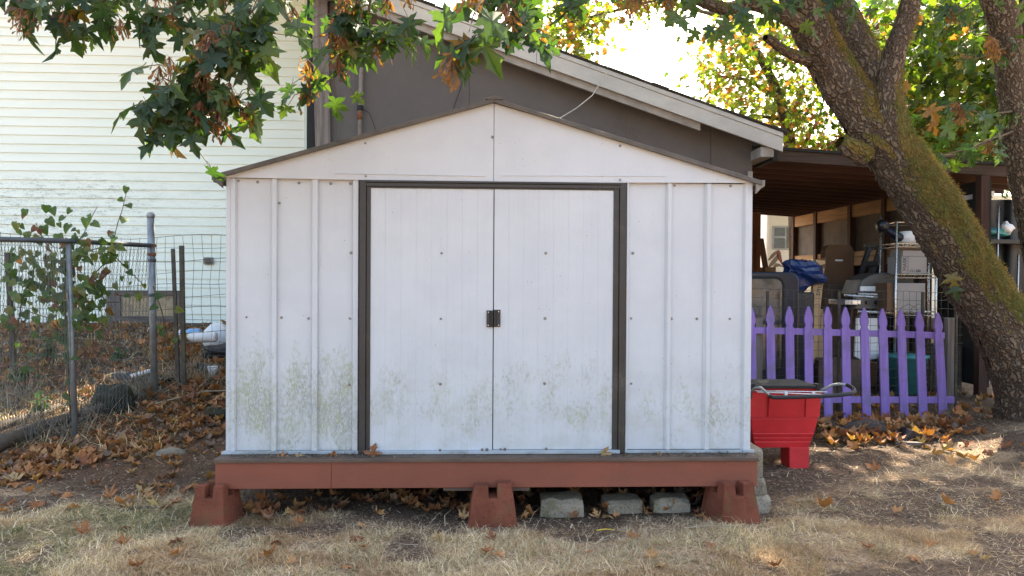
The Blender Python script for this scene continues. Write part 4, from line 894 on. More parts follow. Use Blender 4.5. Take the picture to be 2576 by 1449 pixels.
# woven diamonds
mb = MB()
def fpt(u, v):       # u along the fence, v height 0..1
    a, b, c = r0, r1, r2
    q = a+(b-a)*(u/.62) if u < .62 else b+(c-b)*((u-.62)/.38)
    g = gzf(q[0], q[1])+.03; return np.array((q[0]+.02*math.sin(v*5+u*9), q[1]+.03*math.sin(u*14)*(1-v)+.10*(1-v)*math.sin(u*5.5), g+(q[2]+.02-g)*v))
nu, nv = 62, 26
for i in range(nu):
    for sg in (0, 1):
        pts = []
        for j in range(nv+1):
            uu = (i+.5*((j+sg) % 2)+(0 if sg == 0 else .0))/nu; pts.append(fpt(min(1, max(0, uu)), j/nv))
        mb.tube(pts, .0019, 3, False)
mb.build('wire_mesh', M['wirel'], cl, kind='stuff')
# second fence of square field wire with stakes, running behind to the shed
fw = thing('field_wire_fence', 'square-mesh field wire on thin stakes between steel post and shed', 'fence', (-2.4, 3.1, .3))
mb = MB(); za, zb_ = at(560,600,3.0), at(395,592,3.0)
X0, X1 = -7.5, -1.2
def fz(x): return za[2]+.03*math.sin(x*2.1)-.012*x-.02
for k in range(13):
    mb.tube([(X0+(X1-X0)*t/40, 3.0+.012*math.sin(t*1.3+k), fz(X0+(X1-X0)*t/40)-.115*k+.012*math.sin(t*.9+k*2)) for t in range(41)], .0026 if k % 2 == 0 else .002, 4, False)
x = X0
while x < X1: mb.tube([(x+.012*math.sin(k*2+x*7), 3.0, fz(x)-.23*k) for k in range(7)], .0018, 4, False); x += .085
mb.build('wire_mesh', M['wire'], fw, kind='stuff')
for (t, b, w) in (((435,626),(450,935),.034),((457,618),(463,972),.042)):
    T_, B_ = at(*t,3.03), at(*b,2.95); B_[2] = gzf(B_[0],B_[1])-.08; MB().beam(B_, T_, w, w*.8, (0,1,0)).build('stake', M['stake'], fw, .004)
T_, B_ = at(18,635,3.05), at(40,850,3.05); B_[2] = gzf(B_[0],B_[1])-.08; MB().beam(B_, T_, .04, .04, (0,1,0)).build('stake', M['stake'], fw, .004)

# ================================================================== vine on the fence
HEART = [(.05,.0),(.22,-.10),(.40,-.02),(.45,.20),(.36,.48),(.20,.76)]
VL = [leaf_mesh('vine_leaf_shape', M['vine'], HEART, droop=.2+.15*i, curl=.1, seed=50+i, fold=.12, stem=.3) for i in range(4)]
vn = thing('climbing_vine', 'straggly climbing vine with green and browned leaves on the chain-link fence', 'vine', at(175,1050,1.6))
runs = [[(180,1040),(175,900),(165,760),(170,640),(215,590),(235,540),(240,520)],[(175,700),(130,640),(100,580),(90,560)],[(190,800),(230,700),(280,650),(300,560),(302,530),(315,480)],[(165,760),(90,720),(40,700),(5,660)],
        [(185,640),(260,620),(340,700),(360,720)],[(180,860),(120,800),(60,780)],[(385,720),(410,780),(425,860),(420,880)],[(30,880),(50,760),(80,680)],[(190,930),(188,880),(195,850)],[(235,700),(260,760),(300,760)]]
vy = lambda px: 1.45+.35*max(0,px)/190 if px < 190 else 1.62+.95*(px-190)/200
vr = random.Random(4)
for ru in runs:
    pts = [at(a+vr.uniform(-6,6), b, vy(a)-.04) for a, b in ru]; MB().tube(pts, [.006-.004*i/len(pts) for i in range(len(pts))], 5).build('stem', M['twig'], vn, 0, True)
def vleaf(px, py, s):
    q = at(px, py, vy(px)-.03-vr.uniform(0,.12)); place(vr.choice(VL), 'leaf', q, (vr.uniform(-.6,.6), vr.uniform(-.5,.2), -1+vr.uniform(0,.9)), (vr.uniform(-.6,.6), -1, vr.uniform(-.2,.7)), s, vn)
for ru in runs:
    for (a, b), (c, d) in zip(ru[:-1], ru[1:]):
        for k in range(max(1, int(math.hypot(c-a, d-b)/17))):
            t = vr.random(); vleaf(a+(c-a)*t+vr.gauss(0,13), b+(d-b)*t+vr.gauss(0,10), vr.uniform(.045,.085))
for k in range(190): vleaf(vr.gauss(140,72), vr.gauss(680,68), vr.uniform(.035,.08))
for k in range(34): vleaf(vr.gauss(200,34), vr.gauss(760,60), vr.uniform(.05,.09))
# weeds at the foot of the house
def weed(px, py, Y, n, h, label, seed, col='vine'):
    r = random.Random(seed); b = at(px, py, Y); b[2] = gzf(b[0], b[1]); w = thing('weed', label, 'plant', b, 'weeds behind the chain-link fence')
    for k in range(n):
        a = r.uniform(0, 6.28); tip = np.array((b[0]+math.cos(a)*h*.45*r.random(), b[1]+math.sin(a)*h*.3*r.random(), b[2]+h*r.uniform(.6,1.1))); mid = (b+tip)/2+np.array((r.uniform(-.05,.05),0,.03))
        MB().tube([b, mid, tip], [.005,.004,.002], 4).build('stem', M['twig'], w)
        for j in range(5):
            q = mid+(tip-mid)*j/4; place(VL[j % 4], 'leaf', q, (r.uniform(-1,1), r.uniform(-1,.3), r.uniform(-.5,.5)), (r.uniform(-.5,.5), -.5, 1), r.uniform(.04,.085), w)
weed(95, 935, 1.9, 5, .22, 'small bright green weed low behind the chain-link fence', 1)
weed(60, 820, 2.6, 7, .35, 'bushy green weed at the far left behind the fence', 2); weed(130, 800, 3.4, 6, .35, 'loose green weed left of the vine post by the house', 3)
weed(300, 830, 3.6, 4, .18, 'low weed just below the basement window', 5)
# dry brush along the fence
def dry_bush(px, py, Y, n, L0, w, label, seed):
    r = random.Random(seed); b = at(px,py,Y); b[2] = gzf(b[0],b[1]); db = thing('dry_bush', label, 'bush', b, 'dry brush along the chain-link fence'); mb = MB()
    for k in range(n):
        a = r.uniform(0,6.28); e = r.uniform(.1,1.4); L = L0*r.uniform(.35,1.1); q = b+np.array((r.gauss(0,w),r.gauss(0,w*.5),0)); q[2] = gzf(q[0],q[1]); t = q+L*np.array((math.cos(a)*math.cos(e),math.sin(a)*math.cos(e),math.sin(e))); mb.tube([q,(q+t)/2+np.array((r.gauss(0,.03),r.gauss(0,.03),r.gauss(0,.03))),t], [.003,.0024,.0012], 3)
    mb.build('twigs', M['stickpale'], db, kind='stuff')
dry_bush(350, 990, 2.7, 170, .34, .08, 'pale dry twiggy bush left of the steel end post', 9)
dry_bush(120, 1040, 1.75, 150, .30, .22, 'tangle of dry stalks at the foot of the fence left of the first post', 10)
dry_bush(40, 960, 2.4, 150, .36, .28, 'dry grassy brush behind the logs at the far left', 11)
dry_bush(500, 930, 3.2, 120, .30, .18, 'dry stalks under the field wire next to the shed', 12)

# ================================================================== rubbish between fence and house
def lump(c, size, seed, mat, label, name, cat, amp=.25, group=None, n=14, flat=False):
    r = np.random.default_rng(seed); ph = r.uniform(0,6.28,(6,)); V = []; m = n//2+3
    for j in range(m+1):
        th = math.pi*j/m
        for i in range(n):
            p_ = 2*math.pi*i/n; d = np.array((math.sin(th)*math.cos(p_), math.sin(th)*math.sin(p_), math.cos(th)))
            k = 1+amp*(math.sin(d[0]*3.1+ph[0])*math.sin(d[1]*3.7+ph[1])+.6*math.sin(d[2]*5+d[0]*4+ph[2])+.4*math.sin(d[1]*9+ph[3]+d[2]*7)+(.5*r.uniform(-.6,.6) if flat else 0))
            V.append(np.array(c)+d*k*np.array(size))
    Fc = [(j*n+i, (j+1)*n+i, (j+1)*n+(i+1) % n, j*n+(i+1) % n) for j in range(m) for i in range(n)]
    mb = MB(); mb.add(V, Fc); return single(mb, name, mat, label, cat, group, smooth=not flat)
def gat(px, py, Y, dz=0): q = at(px, py, Y); q[2] = gzf(q[0], q[1])+dz; return q
lump(gat(285,985,2.3,.06), (.19,.14,.15), 1, M['rock'], 'dark mossy stump behind the chain-link mesh', 'stump', 'stump', .22, n=24, flat=True)
lump(gat(340,900,3.0,.05), (.34,.12,.06), 2, M['bag'], 'crumpled black plastic sheet lying in the leaves below the window', 'plastic_sheet', 'plastic sheet', .3)
lump(gat(430,1110,1.3,.0), (.13,.08,.035), 3, M['conc'], 'flat grey stone in the soil between fence and shed', 'stone', 'stone', .2)
lump(gat(545,1010,2.2,.02), (.12,.09,.05), 4, M['rock'], 'dark stone close to the left shed wall', 'stone', 'stone', .25)
q = gat(330,915,2.9,.10); q2 = gat(384,892,2.9,.16); single(MB().tube([q,q2], .022, 10), 'white_pipe', M['white'], 'short white pipe lying behind the steel end post', 'pipe', smooth=True)
for i, (a, b, Y0, Y1, r_, lb) in enumerate((((-40,1080),(230,985),1.25,2.1,.055,'thick grey log lying along the foot of the chain-link fence'),((-60,1035),(150,975),1.5,2.2,.04,'thinner grey log lying behind the thick log'),((210,1000),(330,955),1.95,2.5,.035,'dark branch on the ground right of the first fence post'))):
    A0, B0 = gat(*a, Y0, .05), gat(*b, Y1, .05); mid = (A0+B0)/2; mid[2] = gzf(mid[0],mid[1])+.06; single(MB().tube([A0, A0*.6+mid*.4+np.array((0,0,.012)), mid, B0], [r_, r_*1.05, r_*.9, r_*.7], 10), 'log', M['stick'], lb, 'log', 'old logs behind the chain-link fence', smooth=True)
r = random.Random(12)
for i in range(26):
    c = np.array((r.uniform(-6,-2.2), r.uniform(2.0,5.8), 0)); a = r.uniform(0,3.14); L = r.uniform(.2,.55); d = np.array((math.cos(a),math.sin(a)*.6,0))*L; A0, B0 = c-d, c+d; A0[2] = gzf(A0[0],A0[1])+.03; B0[2] = gzf(B0[0],B0[1])+r.uniform(.03,.12)
    mid = (A0+B0)/2+np.array((0,r.uniform(-.04,.04),r.uniform(.02,.06))); tag(single(MB().tube([A0,mid,B0], [.009,.008,.004], 5), 'stick', M['stick' if i % 2 else 'stickpale'], '', 'stick'), 'thin dead stick lying in the leaf litter behind the fence', 'stick', 'dead sticks in the leaf litter')
lump(gat(548,822,4.3,.17), (.17,.15,.17), 21, M['white'], 'white upturned plastic tub in the rubbish left of the shed', 'plastic_tub', 'tub', .04, n=20)
def bottle(px, py, Y, L, r_, dirx, mat, cap, label, dz=.06):
    q = gat(px, py, Y, dz); q[2] = max(q[2], at(px,py,Y)[2]); b_ = thing('bottle', label, 'bottle', q, 'old bottles lying left of the shed'); s = dirx
    MB().lathe(q, [(r_*.8,0),(r_,.01*s),(r_,L*.7*s),(r_*.55,L*.86*s),(r_*.4,L*.9*s)], 14, 'x').build('body', mat, b_, 0, True); MB().lathe((q[0]+L*.9*s,q[1],q[2]), [(r_*.75,0),(r_*.8,.02*s),(r_*.75,.06*s)], 12, 'x').build('cap', cap, b_, 0, True)
bottle(545, 848, 3.7, .34, .055, -1, M['white'], M['yellow'], 'white bottle with yellow cap lying in the rubbish'); bottle(505, 838, 3.9, .18, .05, -1, M['bluecap'], M['white'], 'light blue bottle behind the yellow-capped one', .09); bottle(498, 852, 3.75, .16, .05, -1, M['boxwhite'], M['stake'], 'yellowed clear bottle next to the stakes', .03)
q = gat(535,880,3.3,.05); mb = MB(); mb.lathe(q, [(.035,-.04),(.045,.03),(.05,.06)], 14, 'z'); single(mb, 'white_cup', M['white'], 'white cup standing among leaves at the shed corner', 'cup', smooth=True)
lump(gat(556,838,4.0,.10), (.16,.1,.08), 25, M['bag'], 'dark plastic junk below the white tub', 'plastic_junk', 'junk', .25)
lump(gat(520,865,3.5,.03), (.12,.07,.05), 26, M['bag'], 'black plastic lump below the white bottle', 'plastic_junk', 'junk', .25)
# right foreground debris
lump(gat(2180,1072,2.05,.0), (.34,.16,.075), 31, M['soil'], 'low heap of dark earth in front of the purple fence', 'earth_heap', 'earth', .15)
p = gat(2288,1096,1.75,.02); mb = MB(); mb.prism([(p[0]-.09,p[2]-.02),(p[0]+.10,p[2]-.03),(p[0]+.07,p[2]+.05),(p[0]-.0,p[2]+.085)], p[1]-.05, p[1]+.12); single(mb, 'plastic_wedge', M['black'], 'black plastic wedge on the leaves in front of the purple fence', 'wedge', bevel=.004)
p = gat(2285,1103,1.6,.025); mb = MB(); mb.box((p[0]-.10,p[1]-.02,p[2]-.012),(p[0]+.10,p[1]+.02,p[2]+.012), rad(-9)); single(mb, 'board_offcut', M['oldwoodx'], 'short grey board lying in front of the black wedge', 'board', bevel=.003)
for (a, b, lb, m_) in (((1500,1333),(1545,1332),'yellow strip lying on the grass below the concrete blocks','yellow'),((1720,1328),(1850,1331),'straight pale straw stalk right of the yellow strip','stickpale'),((2000,1262),(2045,1258),'pale twig on the soil below the red cart','stickpale')):
    A0, B0 = [CAM+ray(*k)*((.0-CAM[2])/ray(*k)[2]) for k in (a,b)]; A0[2] = gzf(A0[0],A0[1])+.016; B0[2] = gzf(B0[0],B0[1])+.016; mid = (A0+B0)/2; mid[2] = gzf(mid[0],mid[1])+.022
    single(MB().tube([A0,mid,B0], [.0028,.0028,.002], 5), 'ground_strip', M[m_], lb, 'stick')

# ================================================================== things stored in the carport
def bx3(lo, hi, **k): return MB().box(lo, hi, **k)
# truck canopy standing behind the fence
Y = 3.75; tc = thing('truck_canopy', 'dark navy truck canopy with rounded window behind the purple fence', 'truck canopy', (3.0, Y+.3, 0))
x1, z1 = at(2012,690,Y)[0], at(1960,684,Y)[2]; x0 = x1-1.5
def rrect(x0,x1,z0,z1,r,n=5):
    P_ = []
    for (cx_,cz_,a0) in ((x1-r,z0+r,-90),(x1-r,z1-r,0),(x0+r,z1-r,90),(x0+r,z0+r,180)):
        for k in range(n+1): a = rad(a0+90*k/n); P_.append((cx_+r*math.cos(a), cz_+r*math.sin(a)))
    return P_
mb = MB(); mb.prism(rrect(x0,x1,.02,z1,.10), Y, Y+.35); mb.build('shell', M['navy'], tc, .02)
wx1, wz1 = at(1966,702,Y)[0], at(1960,702,Y)[2]; wz0 = at(1960,930,Y)[2]
mb = MB(); mb.prism(rrect(wx1-1.1,wx1+.03,wz0-.03,wz1+.03,.10), Y-.012, Y-.001); gk = mb.build('window', M['gap'], tc, .003); mb = MB(); mb.prism(rrect(wx1-1.07,wx1,wz0,wz1,.08), Y-.018, Y-.0125); mb.build('pane', M['glass'], gk)
lump(at(2018,690,4.6), (.26,.2,.17), 41, M['tarp'], 'crumpled bright blue tarp on the navy canopy', 'blue_tarp', 'tarp', .26, n=22, flat=True)
single(bx3((at(1992,740,4.45)[0],4.45,.0),(at(2050,740,4.45)[0],4.9,float(at(2020,735,4.45)[2]))), 'storage_bin', M['navy'], 'dark blue bin below the crumpled tarp', 'bin', bevel=.02)
a, b = at(1892,535,8.6), at(1913,680,8.6); mb = bx3((a[0]-.6,8.6,.0),(b[0],8.95,a[2])); cb = thing('wooden_cabinet', 'tall tan wooden cabinet at the back of the carport', 'cabinet', (b[0]-.3,8.8,0)); mb.build('carcass', M['tanwood'], cb, .004); MB().box((b[0]-.09,8.585,.05),(b[0]-.01,8.599,a[2]-.05)).build('door', M['tanwood'], cb, .003)
a, b = at(1914,600,8.3), at(1927,690,8.0); mb = MB(); b[2] = .0; b[0] += .25; mb.beam(b, a, .09, .03, (0,1,0)); single(mb, 'leaning_board', M['tanwood'], 'brown board leaning against the tan cabinet', 'board')
a, b = at(1925,672,8.2), at(1952,682,8.2); single(bx3((a[0],8.2,.0),(b[0],8.5,a[2])), 'small_crate', M['card'], 'small tan carton at the foot of the leaning board', 'carton', bevel=.004)
# long carton, leaning
a, b = at(2062,655,4.6), at(2036,830,4.45); b2 = b.copy(); b2[2] = .35; mb = MB(); mb.beam(b2, a, .115, .06, (0,1,0)); lc = thing('long_carton', 'long narrow cardboard carton leaning upright with open flap', 'carton', b2); mb.build('body', M['card'], lc, .002)
mb = MB(); f0 = a+np.array((-.055,0,.0)); mb.add([f0, f0+np.array((.13,0,.03)), f0+np.array((.10,-.06,-.09)), f0+np.array((-.05,-.06,-.10))], [(0,1,2,3)]); mb.add([np.array(v)+np.array((0,.006,.004)) for v in mb.v], [(3,2,1,0)]); mb.build('flap', M['card2'], lc)
tm = bpy.data.curves.new('scribble', 'FONT'); tm.body = 'Small'; tm.size = .085; to = bpy.data.objects.new('lettering', tm); COL.objects.link(to)
def text_part(s, size, p, rx, ry, rz, mat, parent, name='lettering'):
    cu = bpy.data.curves.new(name, 'FONT'); cu.body = s; cu.size = size; cu.extrude = .0006; ob = bpy.data.objects.new('tmp', cu); me_ = bpy.data.meshes.new_from_object(ob); bpy.data.objects.remove(ob); me_.materials.append(mat)
    o_ = bpy.data.objects.new(name, me_); COL.objects.link(o_); o_.parent = parent; w = wloc(parent); o_.matrix_local = Matrix.Translation((p[0]-w[0],p[1]-w[1],p[2]-w[2])) @ Matrix.Rotation(rz,4,'Z') @ Matrix.Rotation(ry,4,'Y') @ Matrix.Rotation(rx,4,'X'); return o_
bpy.data.objects.remove(to)
q = at(2053,745,4.5); q[1] = 4.455; text_part('small', .10, (q[0]+.015,q[1]-.012,q[2]), rad(90), rad(-78), 0, M['ink'], lc)
single(bx3((at(2012,745,4.75)[0],4.75,.0),(at(2040,745,4.75)[0],5.0,float(at(2020,765,4.75)[2]))), 'open_carton', M['card'], 'short tan carton left of the long leaning carton', 'carton', bevel=.004)
single(bx3((at(2040,780,4.62)[0],4.62,.0),(at(2072,780,4.62)[0],4.8,float(at(2055,778,4.62)[2]))), 'tall_carton', M['card'], 'tan carton standing under the long leaning carton', 'carton', bevel=.004)
# brown upholstered board
a, b = at(2076,615,5.4), at(2148,712,5.4); mb = MB(); mb.prism(rrect(a[0],b[0],.4,a[2],.10), 5.4, 5.55); bc = thing('brown_carton', 'big dark brown carton with rounded top behind the long carton', 'carton', ((a[0]+b[0])/2,5.47,.4)); mb.build('body', M['card2'], bc, .01)
q = at(2112,655,5.38); MB().box((q[0]-.05,5.392,q[2]-.01),(q[0]+.05,5.399,q[2]+.012)).build('tape_strip', M['white'], bc)
single(bx3((at(2072,712,5.2)[0],5.1,.0),(at(2160,712,5.2)[0],5.38,float(at(2100,715,5.2)[2]))), 'workbench', M['deck'], 'dark low bench under the brown carton', 'bench', bevel=.005)
# black folded stand
st = thing('folded_stand', 'black metal stand folded and leaning next to the chrome rack', 'stand', (4.6,5.0,0))
for (t, b) in (((2188,620),(2128,740)),((2214,625),(2160,735))):
    T_, B_ = at(*t,5.0), at(*b,4.9); B_[2] -= .3; MB().beam(B_, T_, .055, .05, (0,1,0)).build('leg', M['black'], st, .005); MB().box((T_[0]-.06,T_[1]-.03,T_[2]-.02),(T_[0]+.05,T_[1]+.03,T_[2]+.03)).build('foot', M['black'], st, .005)
q = at(2195,665,4.98); MB().box((q[0]-.11,q[1]-.04,q[2]-.03),(q[0]+.06,q[1]+.03,q[2]+.04)).build('bracket', M['black'], st, .01)
# barbecue
gr0 = thing('barbecue_grill', 'grey lidded gas barbecue with silver front and side shelf', 'barbecue', (at(2200,800,4.5)[0],4.6,0)); Y = 4.45
a, b = at(2150,700,Y), at(2300,742,Y); x0, x1, zt, zb = a[0], b[0], a[2], b[2]
MB().prism([(x0+.02,zb),(x1,zb),(x1,zt+.06),(x0+.36,zt+.07),(x0+.22,zt+.05),(x0+.09,zt-.02)], Y, Y+.4).build('lid', M['grey'], gr0, .02)
MB().box((x0+.06,Y-.02,zb+.035),(x0+.36,Y-.001,zb+.10)).build('name_plate', M['white'], gr0, .01); MB().tube([(x0+.03,Y-.05,zb+.01),(x1,Y-.05,zb-.01)], .014, 8).build('lid_handle', M['silver'], gr0, 0, True)
MB().box((x0-.02,Y-.06,zb-.17),(x1,Y-.01,zb-.03)).build('control_panel', M['grey'], gr0, .008)
for k in range(5): MB().lathe((x0+.12+k*.11,Y-.061,zb-.09), [(.022,0),(.02,-.03)], 10, 'y').build('knob', M['black'], gr0)
MB().tube([(x0-.14,Y-.05,zb-.005),(x1-.1,Y-.07,zb-.055)], .018, 8).build('front_rail', M['silver'], gr0, 0, True); MB().tube([(x0+.02,Y-.06,zb-.2),(x1,Y-.06,zb-.22)], .02, 8).build('front_rail', M['silver'], gr0, 0, True)
MB().prismz([(x0-.2,Y-.03),(x0-.16,Y-.1),(x0-.08,Y-.12),(x0+.02,Y-.12),(x0+.02,Y+.25),(x0-.2,Y+.25)], zb-.12, zb-.06).build('side_shelf', M['silver'], gr0, .008)
for (xx) in (x0+.05, x1-.1): MB().box((xx,Y,.05),(xx+.04,Y+.04,zb-.17)).build('leg', M['black'], gr0, .003)
a, b = at(2150,800,Y-.05), at(2210,905,Y-.05); single(MB().prism([(a[0],b[2]+.04),(a[0]+.12,b[2]-.02),(b[0],b[2]+.02),(b[0]-.02,a[2]),(a[0]+.02,a[2])], Y-.06, Y-.03), 'plastic_board', M['white'], 'white plastic board standing below the barbecue', 'board', bevel=.004)
# chrome wire rack
rk0 = thing('wire_rack', 'chrome wire shelving rack left of the leaning trunk', 'shelf rack', (at(2250,800,4.2)[0],4.4,0)); Y = 4.15
pp = [at(2216,545,Y+.45), at(2256,557,Y), at(2358,557,Y), at(2340,548,Y+.45)]
for q in pp: MB().tube([q, (q[0]-.012,q[1],0)], .0125, 10).build('upright', M['chrome'], rk0, 0, True)
for zq in (at(2256,559,Y)[2]-.0, at(2256,612,Y)[2], at(2256,690,Y)[2], at(2256,785,Y)[2]):
    mb = MB(); c4 = [np.array((q[0]-.002,q[1],zq)) for q in (pp[1],pp[2],pp[3],pp[0])]
    for i in range(4):
        mb.tube([c4[i],c4[(i+1) % 4]], .006, 6); 
        if zq < at(2256,580,Y)[2]: mb.tube([c4[i]-np.array((0,0,.04)),c4[(i+1) % 4]-np.array((0,0,.04))], .005, 6)
    if zq < at(2256,580,Y)[2]:
        for k in range(12):
            t = k/12; A0 = c4[0]+(c4[1]-c4[0])*t; mb.tube([A0-np.array((0,0,.04*(k % 2))), c4[0]+(c4[1]-c4[0])*(k+1)/12-np.array((0,0,.04*((k+1) % 2)))], .0035, 5); mb.tube([A0, c4[3]+(c4[2]-c4[3])*t], .003, 5)
    mb.build('shelf', M['chrome'], rk0)
z2 = float(at(2256,690,Y)[2])+.008; a, b = at(2262,640,Y+.1), at(2325,678,Y+.1)
wb = thing('printed_carton', 'white printed carton on the middle shelf of the chrome rack', 'carton', ((a[0]+b[0])/2,Y+.2,z2)); MB().box((a[0],Y+.05,z2),(b[0],Y+.35,z2+.20)).build('body', M['boxwhite'], wb, .004); MB().box((a[0]+.02,Y+.06,z2+.202),(b[0]-.02,Y+.33,z2+.27)).build('lid', M['boxwhite'], wb, .004)
MB().box((a[0]+.075,Y+.0485,z2),(a[0]+.079,Y+.0495,z2+.2)).build('tape_line', M['ink'], wb)
text_part('MASK', .062, (a[0]+.058,Y+.047,z2+.035), rad(90), rad(-90), 0, M['ink'], wb); text_part('12 / 6BI', .042, (a[0]+.095,Y+.047,z2+.02), rad(90), 0, 0, M['ink'], wb)
z3 = float(at(2256,785,Y)[2])+.008; a, b = at(2252,712,Y+.03), at(2326,770,Y+.03); single(bx3((a[0],Y+.02,z3),(b[0],Y+.34,float(a[2]))), 'white_carton', M['boxwhite'], 'large plain white carton on the lower shelf of the chrome rack', 'carton', bevel=.004)
a2 = at(2229,712,Y+.05); single(bx3((a2[0],Y+.03,z3),(a[0]-.006,Y+.33,float(a2[2]))), 'narrow_carton', M['card2'], 'narrow brown carton left of the large white carton', 'carton', bevel=.004)
z1_ = float(at(2256,612,Y)[2])+.008; q = at(2262,588,Y+.15); dt = thing('power_tool', 'dark power tool sticking out of the top shelf of the chrome rack', 'tool', (q[0],q[1],z1_)); 
MB().tube([(q[0]+.12,q[1],z1_+.06),(q[0]-.02,q[1],z1_+.075),(q[0]-.17,q[1]-.02,z1_+.17)], [.06,.05,.04], 10).build('body', M['navy'], dt, 0, True); MB().lathe((q[0]-.27,q[1]-.02,z1_+.2), [(.05,0),(.075,.03),(.07,.09),(.045,.12)], 12, 'x').build('head', M['black'], dt, 0, True)
MB().lathe((q[0]+.1,q[1],z1_), [(.09,0),(.09,.14)], 16).build('drum', M['white'], dt, 0, True)
a = at(2262,850,4.0); mb = MB(); mb.lathe((a[0]+.18,4.2,0.02), [(.16,0),(.24,.42),(.26,.43),(.26,.46)], 22); single(mb, 'teal_tub', M['teal'], 'teal round tub behind the right purple pickets', 'tub', smooth=True)
# second rack at the far right
rk1 = thing('wire_rack', 'chrome wire rack in the dark right of the leaning trunk', 'shelf rack', (at(2540,700,4.3)[0],4.4,0)); Y = 4.25
for px, py in ((2512,520),(2562,640),(2620,520)): q = at(px,py,Y); MB().tube([q,(q[0]-.02,Y,0)], .0125, 10).build('upright', M['chrome'], rk1, 0, True)
zq = float(at(2500,602,Y)[2]); MB().box((float(at(2440,600,Y)[0]),Y-.02,zq-.05),(float(at(2640,600,Y)[0]),Y+.3,zq)).build('shelf', M['black'], rk1, .004)
lump(at(2490,585,Y+.1), (.22,.1,.05), 51, M['teal'], 'blue-green folded things on the right rack shelf', 'folded_things', 'cloth', .2); lump(at(2530,575,Y+.1), (.08,.08,.07), 52, M['white'], 'pale crumpled bag on the right rack shelf', 'crumpled_bag', 'bag', .25)
q0, q1 = at(2395,503,GYW+.3), at(2500,486,GYW+.3); mb = MB(); mb.beam(q0, q1, .03, .055, (0,0,1)); single(mb, 'daylight_strip', M['white'], 'pale batten strip painted in the gap above the dark tarpaulin right of the trunk', 'daylight')  # white bar stands in for the light gap above the tarp
for i, (px, w, h, Yb, m_, lb) in enumerate(((2060,.5,.4,4.3,'deck','dark wooden crate low behind the middle purple pickets'),(2150,.35,.3,4.9,'card2','brown carton low in the carport behind the pickets'),(2340,.4,.55,4.6,'stake','dark box behind the right purple pickets'),(2010,.3,.25,5.6,'deck','small dark crate deep in the carport'))):
    q = at(px, 950, Yb); single(bx3((q[0],Yb,0),(q[0]+w,Yb+.35,h)), 'storage_crate', M[m_], lb, 'crate', bevel=.006)

# ================================================================== maple tree on the right
TB = at(2590,1090,2.15); TB[2] = 0
mt = thing('maple_tree', 'big leaning maple with mossy trunk and branches hanging over the shed', 'tree', TB)
def limb(pts, name, parent, seed=0, n=40, step=.03, amp=.02, flare=0):
    P_ = [np.array(p[:3], float) for p in pts]; R_ = [p[3] for p in pts]
    d = [0]
    for i in range(1, len(P_)): d.append(d[-1]+np.linalg.norm(P_[i]-P_[i-1]))
    m = max(6, int(d[-1]/step)); ts = np.linspace(0, d[-1], m)
    def cr(A):              # smooth path
        A = np.array(A); out = []
        for t in ts:
            i = min(len(d)-2, max(0, int(np.searchsorted(d, t)-1))); u = (t-d[i])/(d[i+1]-d[i]+1e-9)
            p0, p1, p2, p3 = A[max(0,i-1)], A[i], A[i+1], A[min(len(A)-1,i+2)]
            out.append(.5*((2*p1)+(p2-p0)*u+(2*p0-5*p1+4*p2-p3)*u*u+(3*p1-p0-3*p2+p3)*u**3))
        return np.array(out)
    C_ = cr(P_); R2 = cr(np.array(R_)[:,None])[:,0]; dv = np.gradient(C_, axis=0); dv /= np.linalg.norm(dv, axis=1, keepdims=True)
    ref = np.array((0.,1.,0.)); a = np.cross(dv, ref); a /= np.linalg.norm(a, axis=1, keepdims=True); b = np.cross(dv, a)
    th = np.linspace(0, 2*np.pi, n+1); U, Vv = np.meshgrid(th, ts)
    big = (fbm(np.cos(U)*2+seed*9+4, Vv*2.2+np.sin(U)*2)-.5); 
    ridge = np.abs(noise2(U/(2*np.pi)*np.maximum(6, R2[:,None]*90)+seed, Vv*16+1.5*noise2(U*3,Vv*9))-.5)*2
    rr = R2[:,None]*(1+.28*big)+amp*(ridge-.4)*np.minimum(1, R2[:,None]/.12)
    if flare: rr = rr*(1+flare*np.exp(-Vv/.28)*(1+.35*np.sin(U*4+1)))
    V = C_[:,None,:]+rr[...,None]*(np.cos(U)[...,None]*a[:,None,:]+np.sin(U)[...,None]*b[:,None,:])
    idx = np.arange(m*(n+1)).reshape(m, n+1); Fa = np.stack([idx[:-1,:-1],idx[:-1,1:],idx[1:,1:],idx[1:,:-1]],-1).reshape(-1,4)
    me = big_mesh(name, V.reshape(-1,3), Fa, M['bark'], None, True); uvl = me.uv_layers.new(name='UVMap')
    uv = np.stack([U*np.maximum(R2[:,None],.05), Vv], -1).reshape(-1,2); li = np.zeros(len(me.loops), dtype=np.int32); me.loops.foreach_get('vertex_index', li); uvl.data.foreach_set('uv', uv[li].astype(np.float32).ravel())
    o = link_mesh(name, me, parent); return o, V, (a, b)
def L3(px, py, Y, r): q = at(px, py, Y); return (q[0], q[1], q[2], r)
base = at(2625,1100,2.15)
trunk_pts = [(base[0]+.03, 2.15, -.12, .38), L3(2604,1000,2.15,0.2924), L3(2552,880,2.12,0.2537), L3(2486,765,2.1,0.2408), L3(2416,650,2.08,0.2305), L3(2346,530,2.06,0.2253), L3(2270,420,2.05,0.2305), L3(2206,335,2.05,0.2150), L3(2125,225,2.02,0.1720), L3(2055,105,1.95,0.1505), L3(2005,-10,1.85,0.1419), L3(1940,-180,1.6,0.1204), L3(1800,-380,1.1,0.0946), L3(1500,-560,.5,0.0688)]
tr_o, TV, _ = limb(trunk_pts, 'trunk', mt, 1, 72, .022, .022, .35)
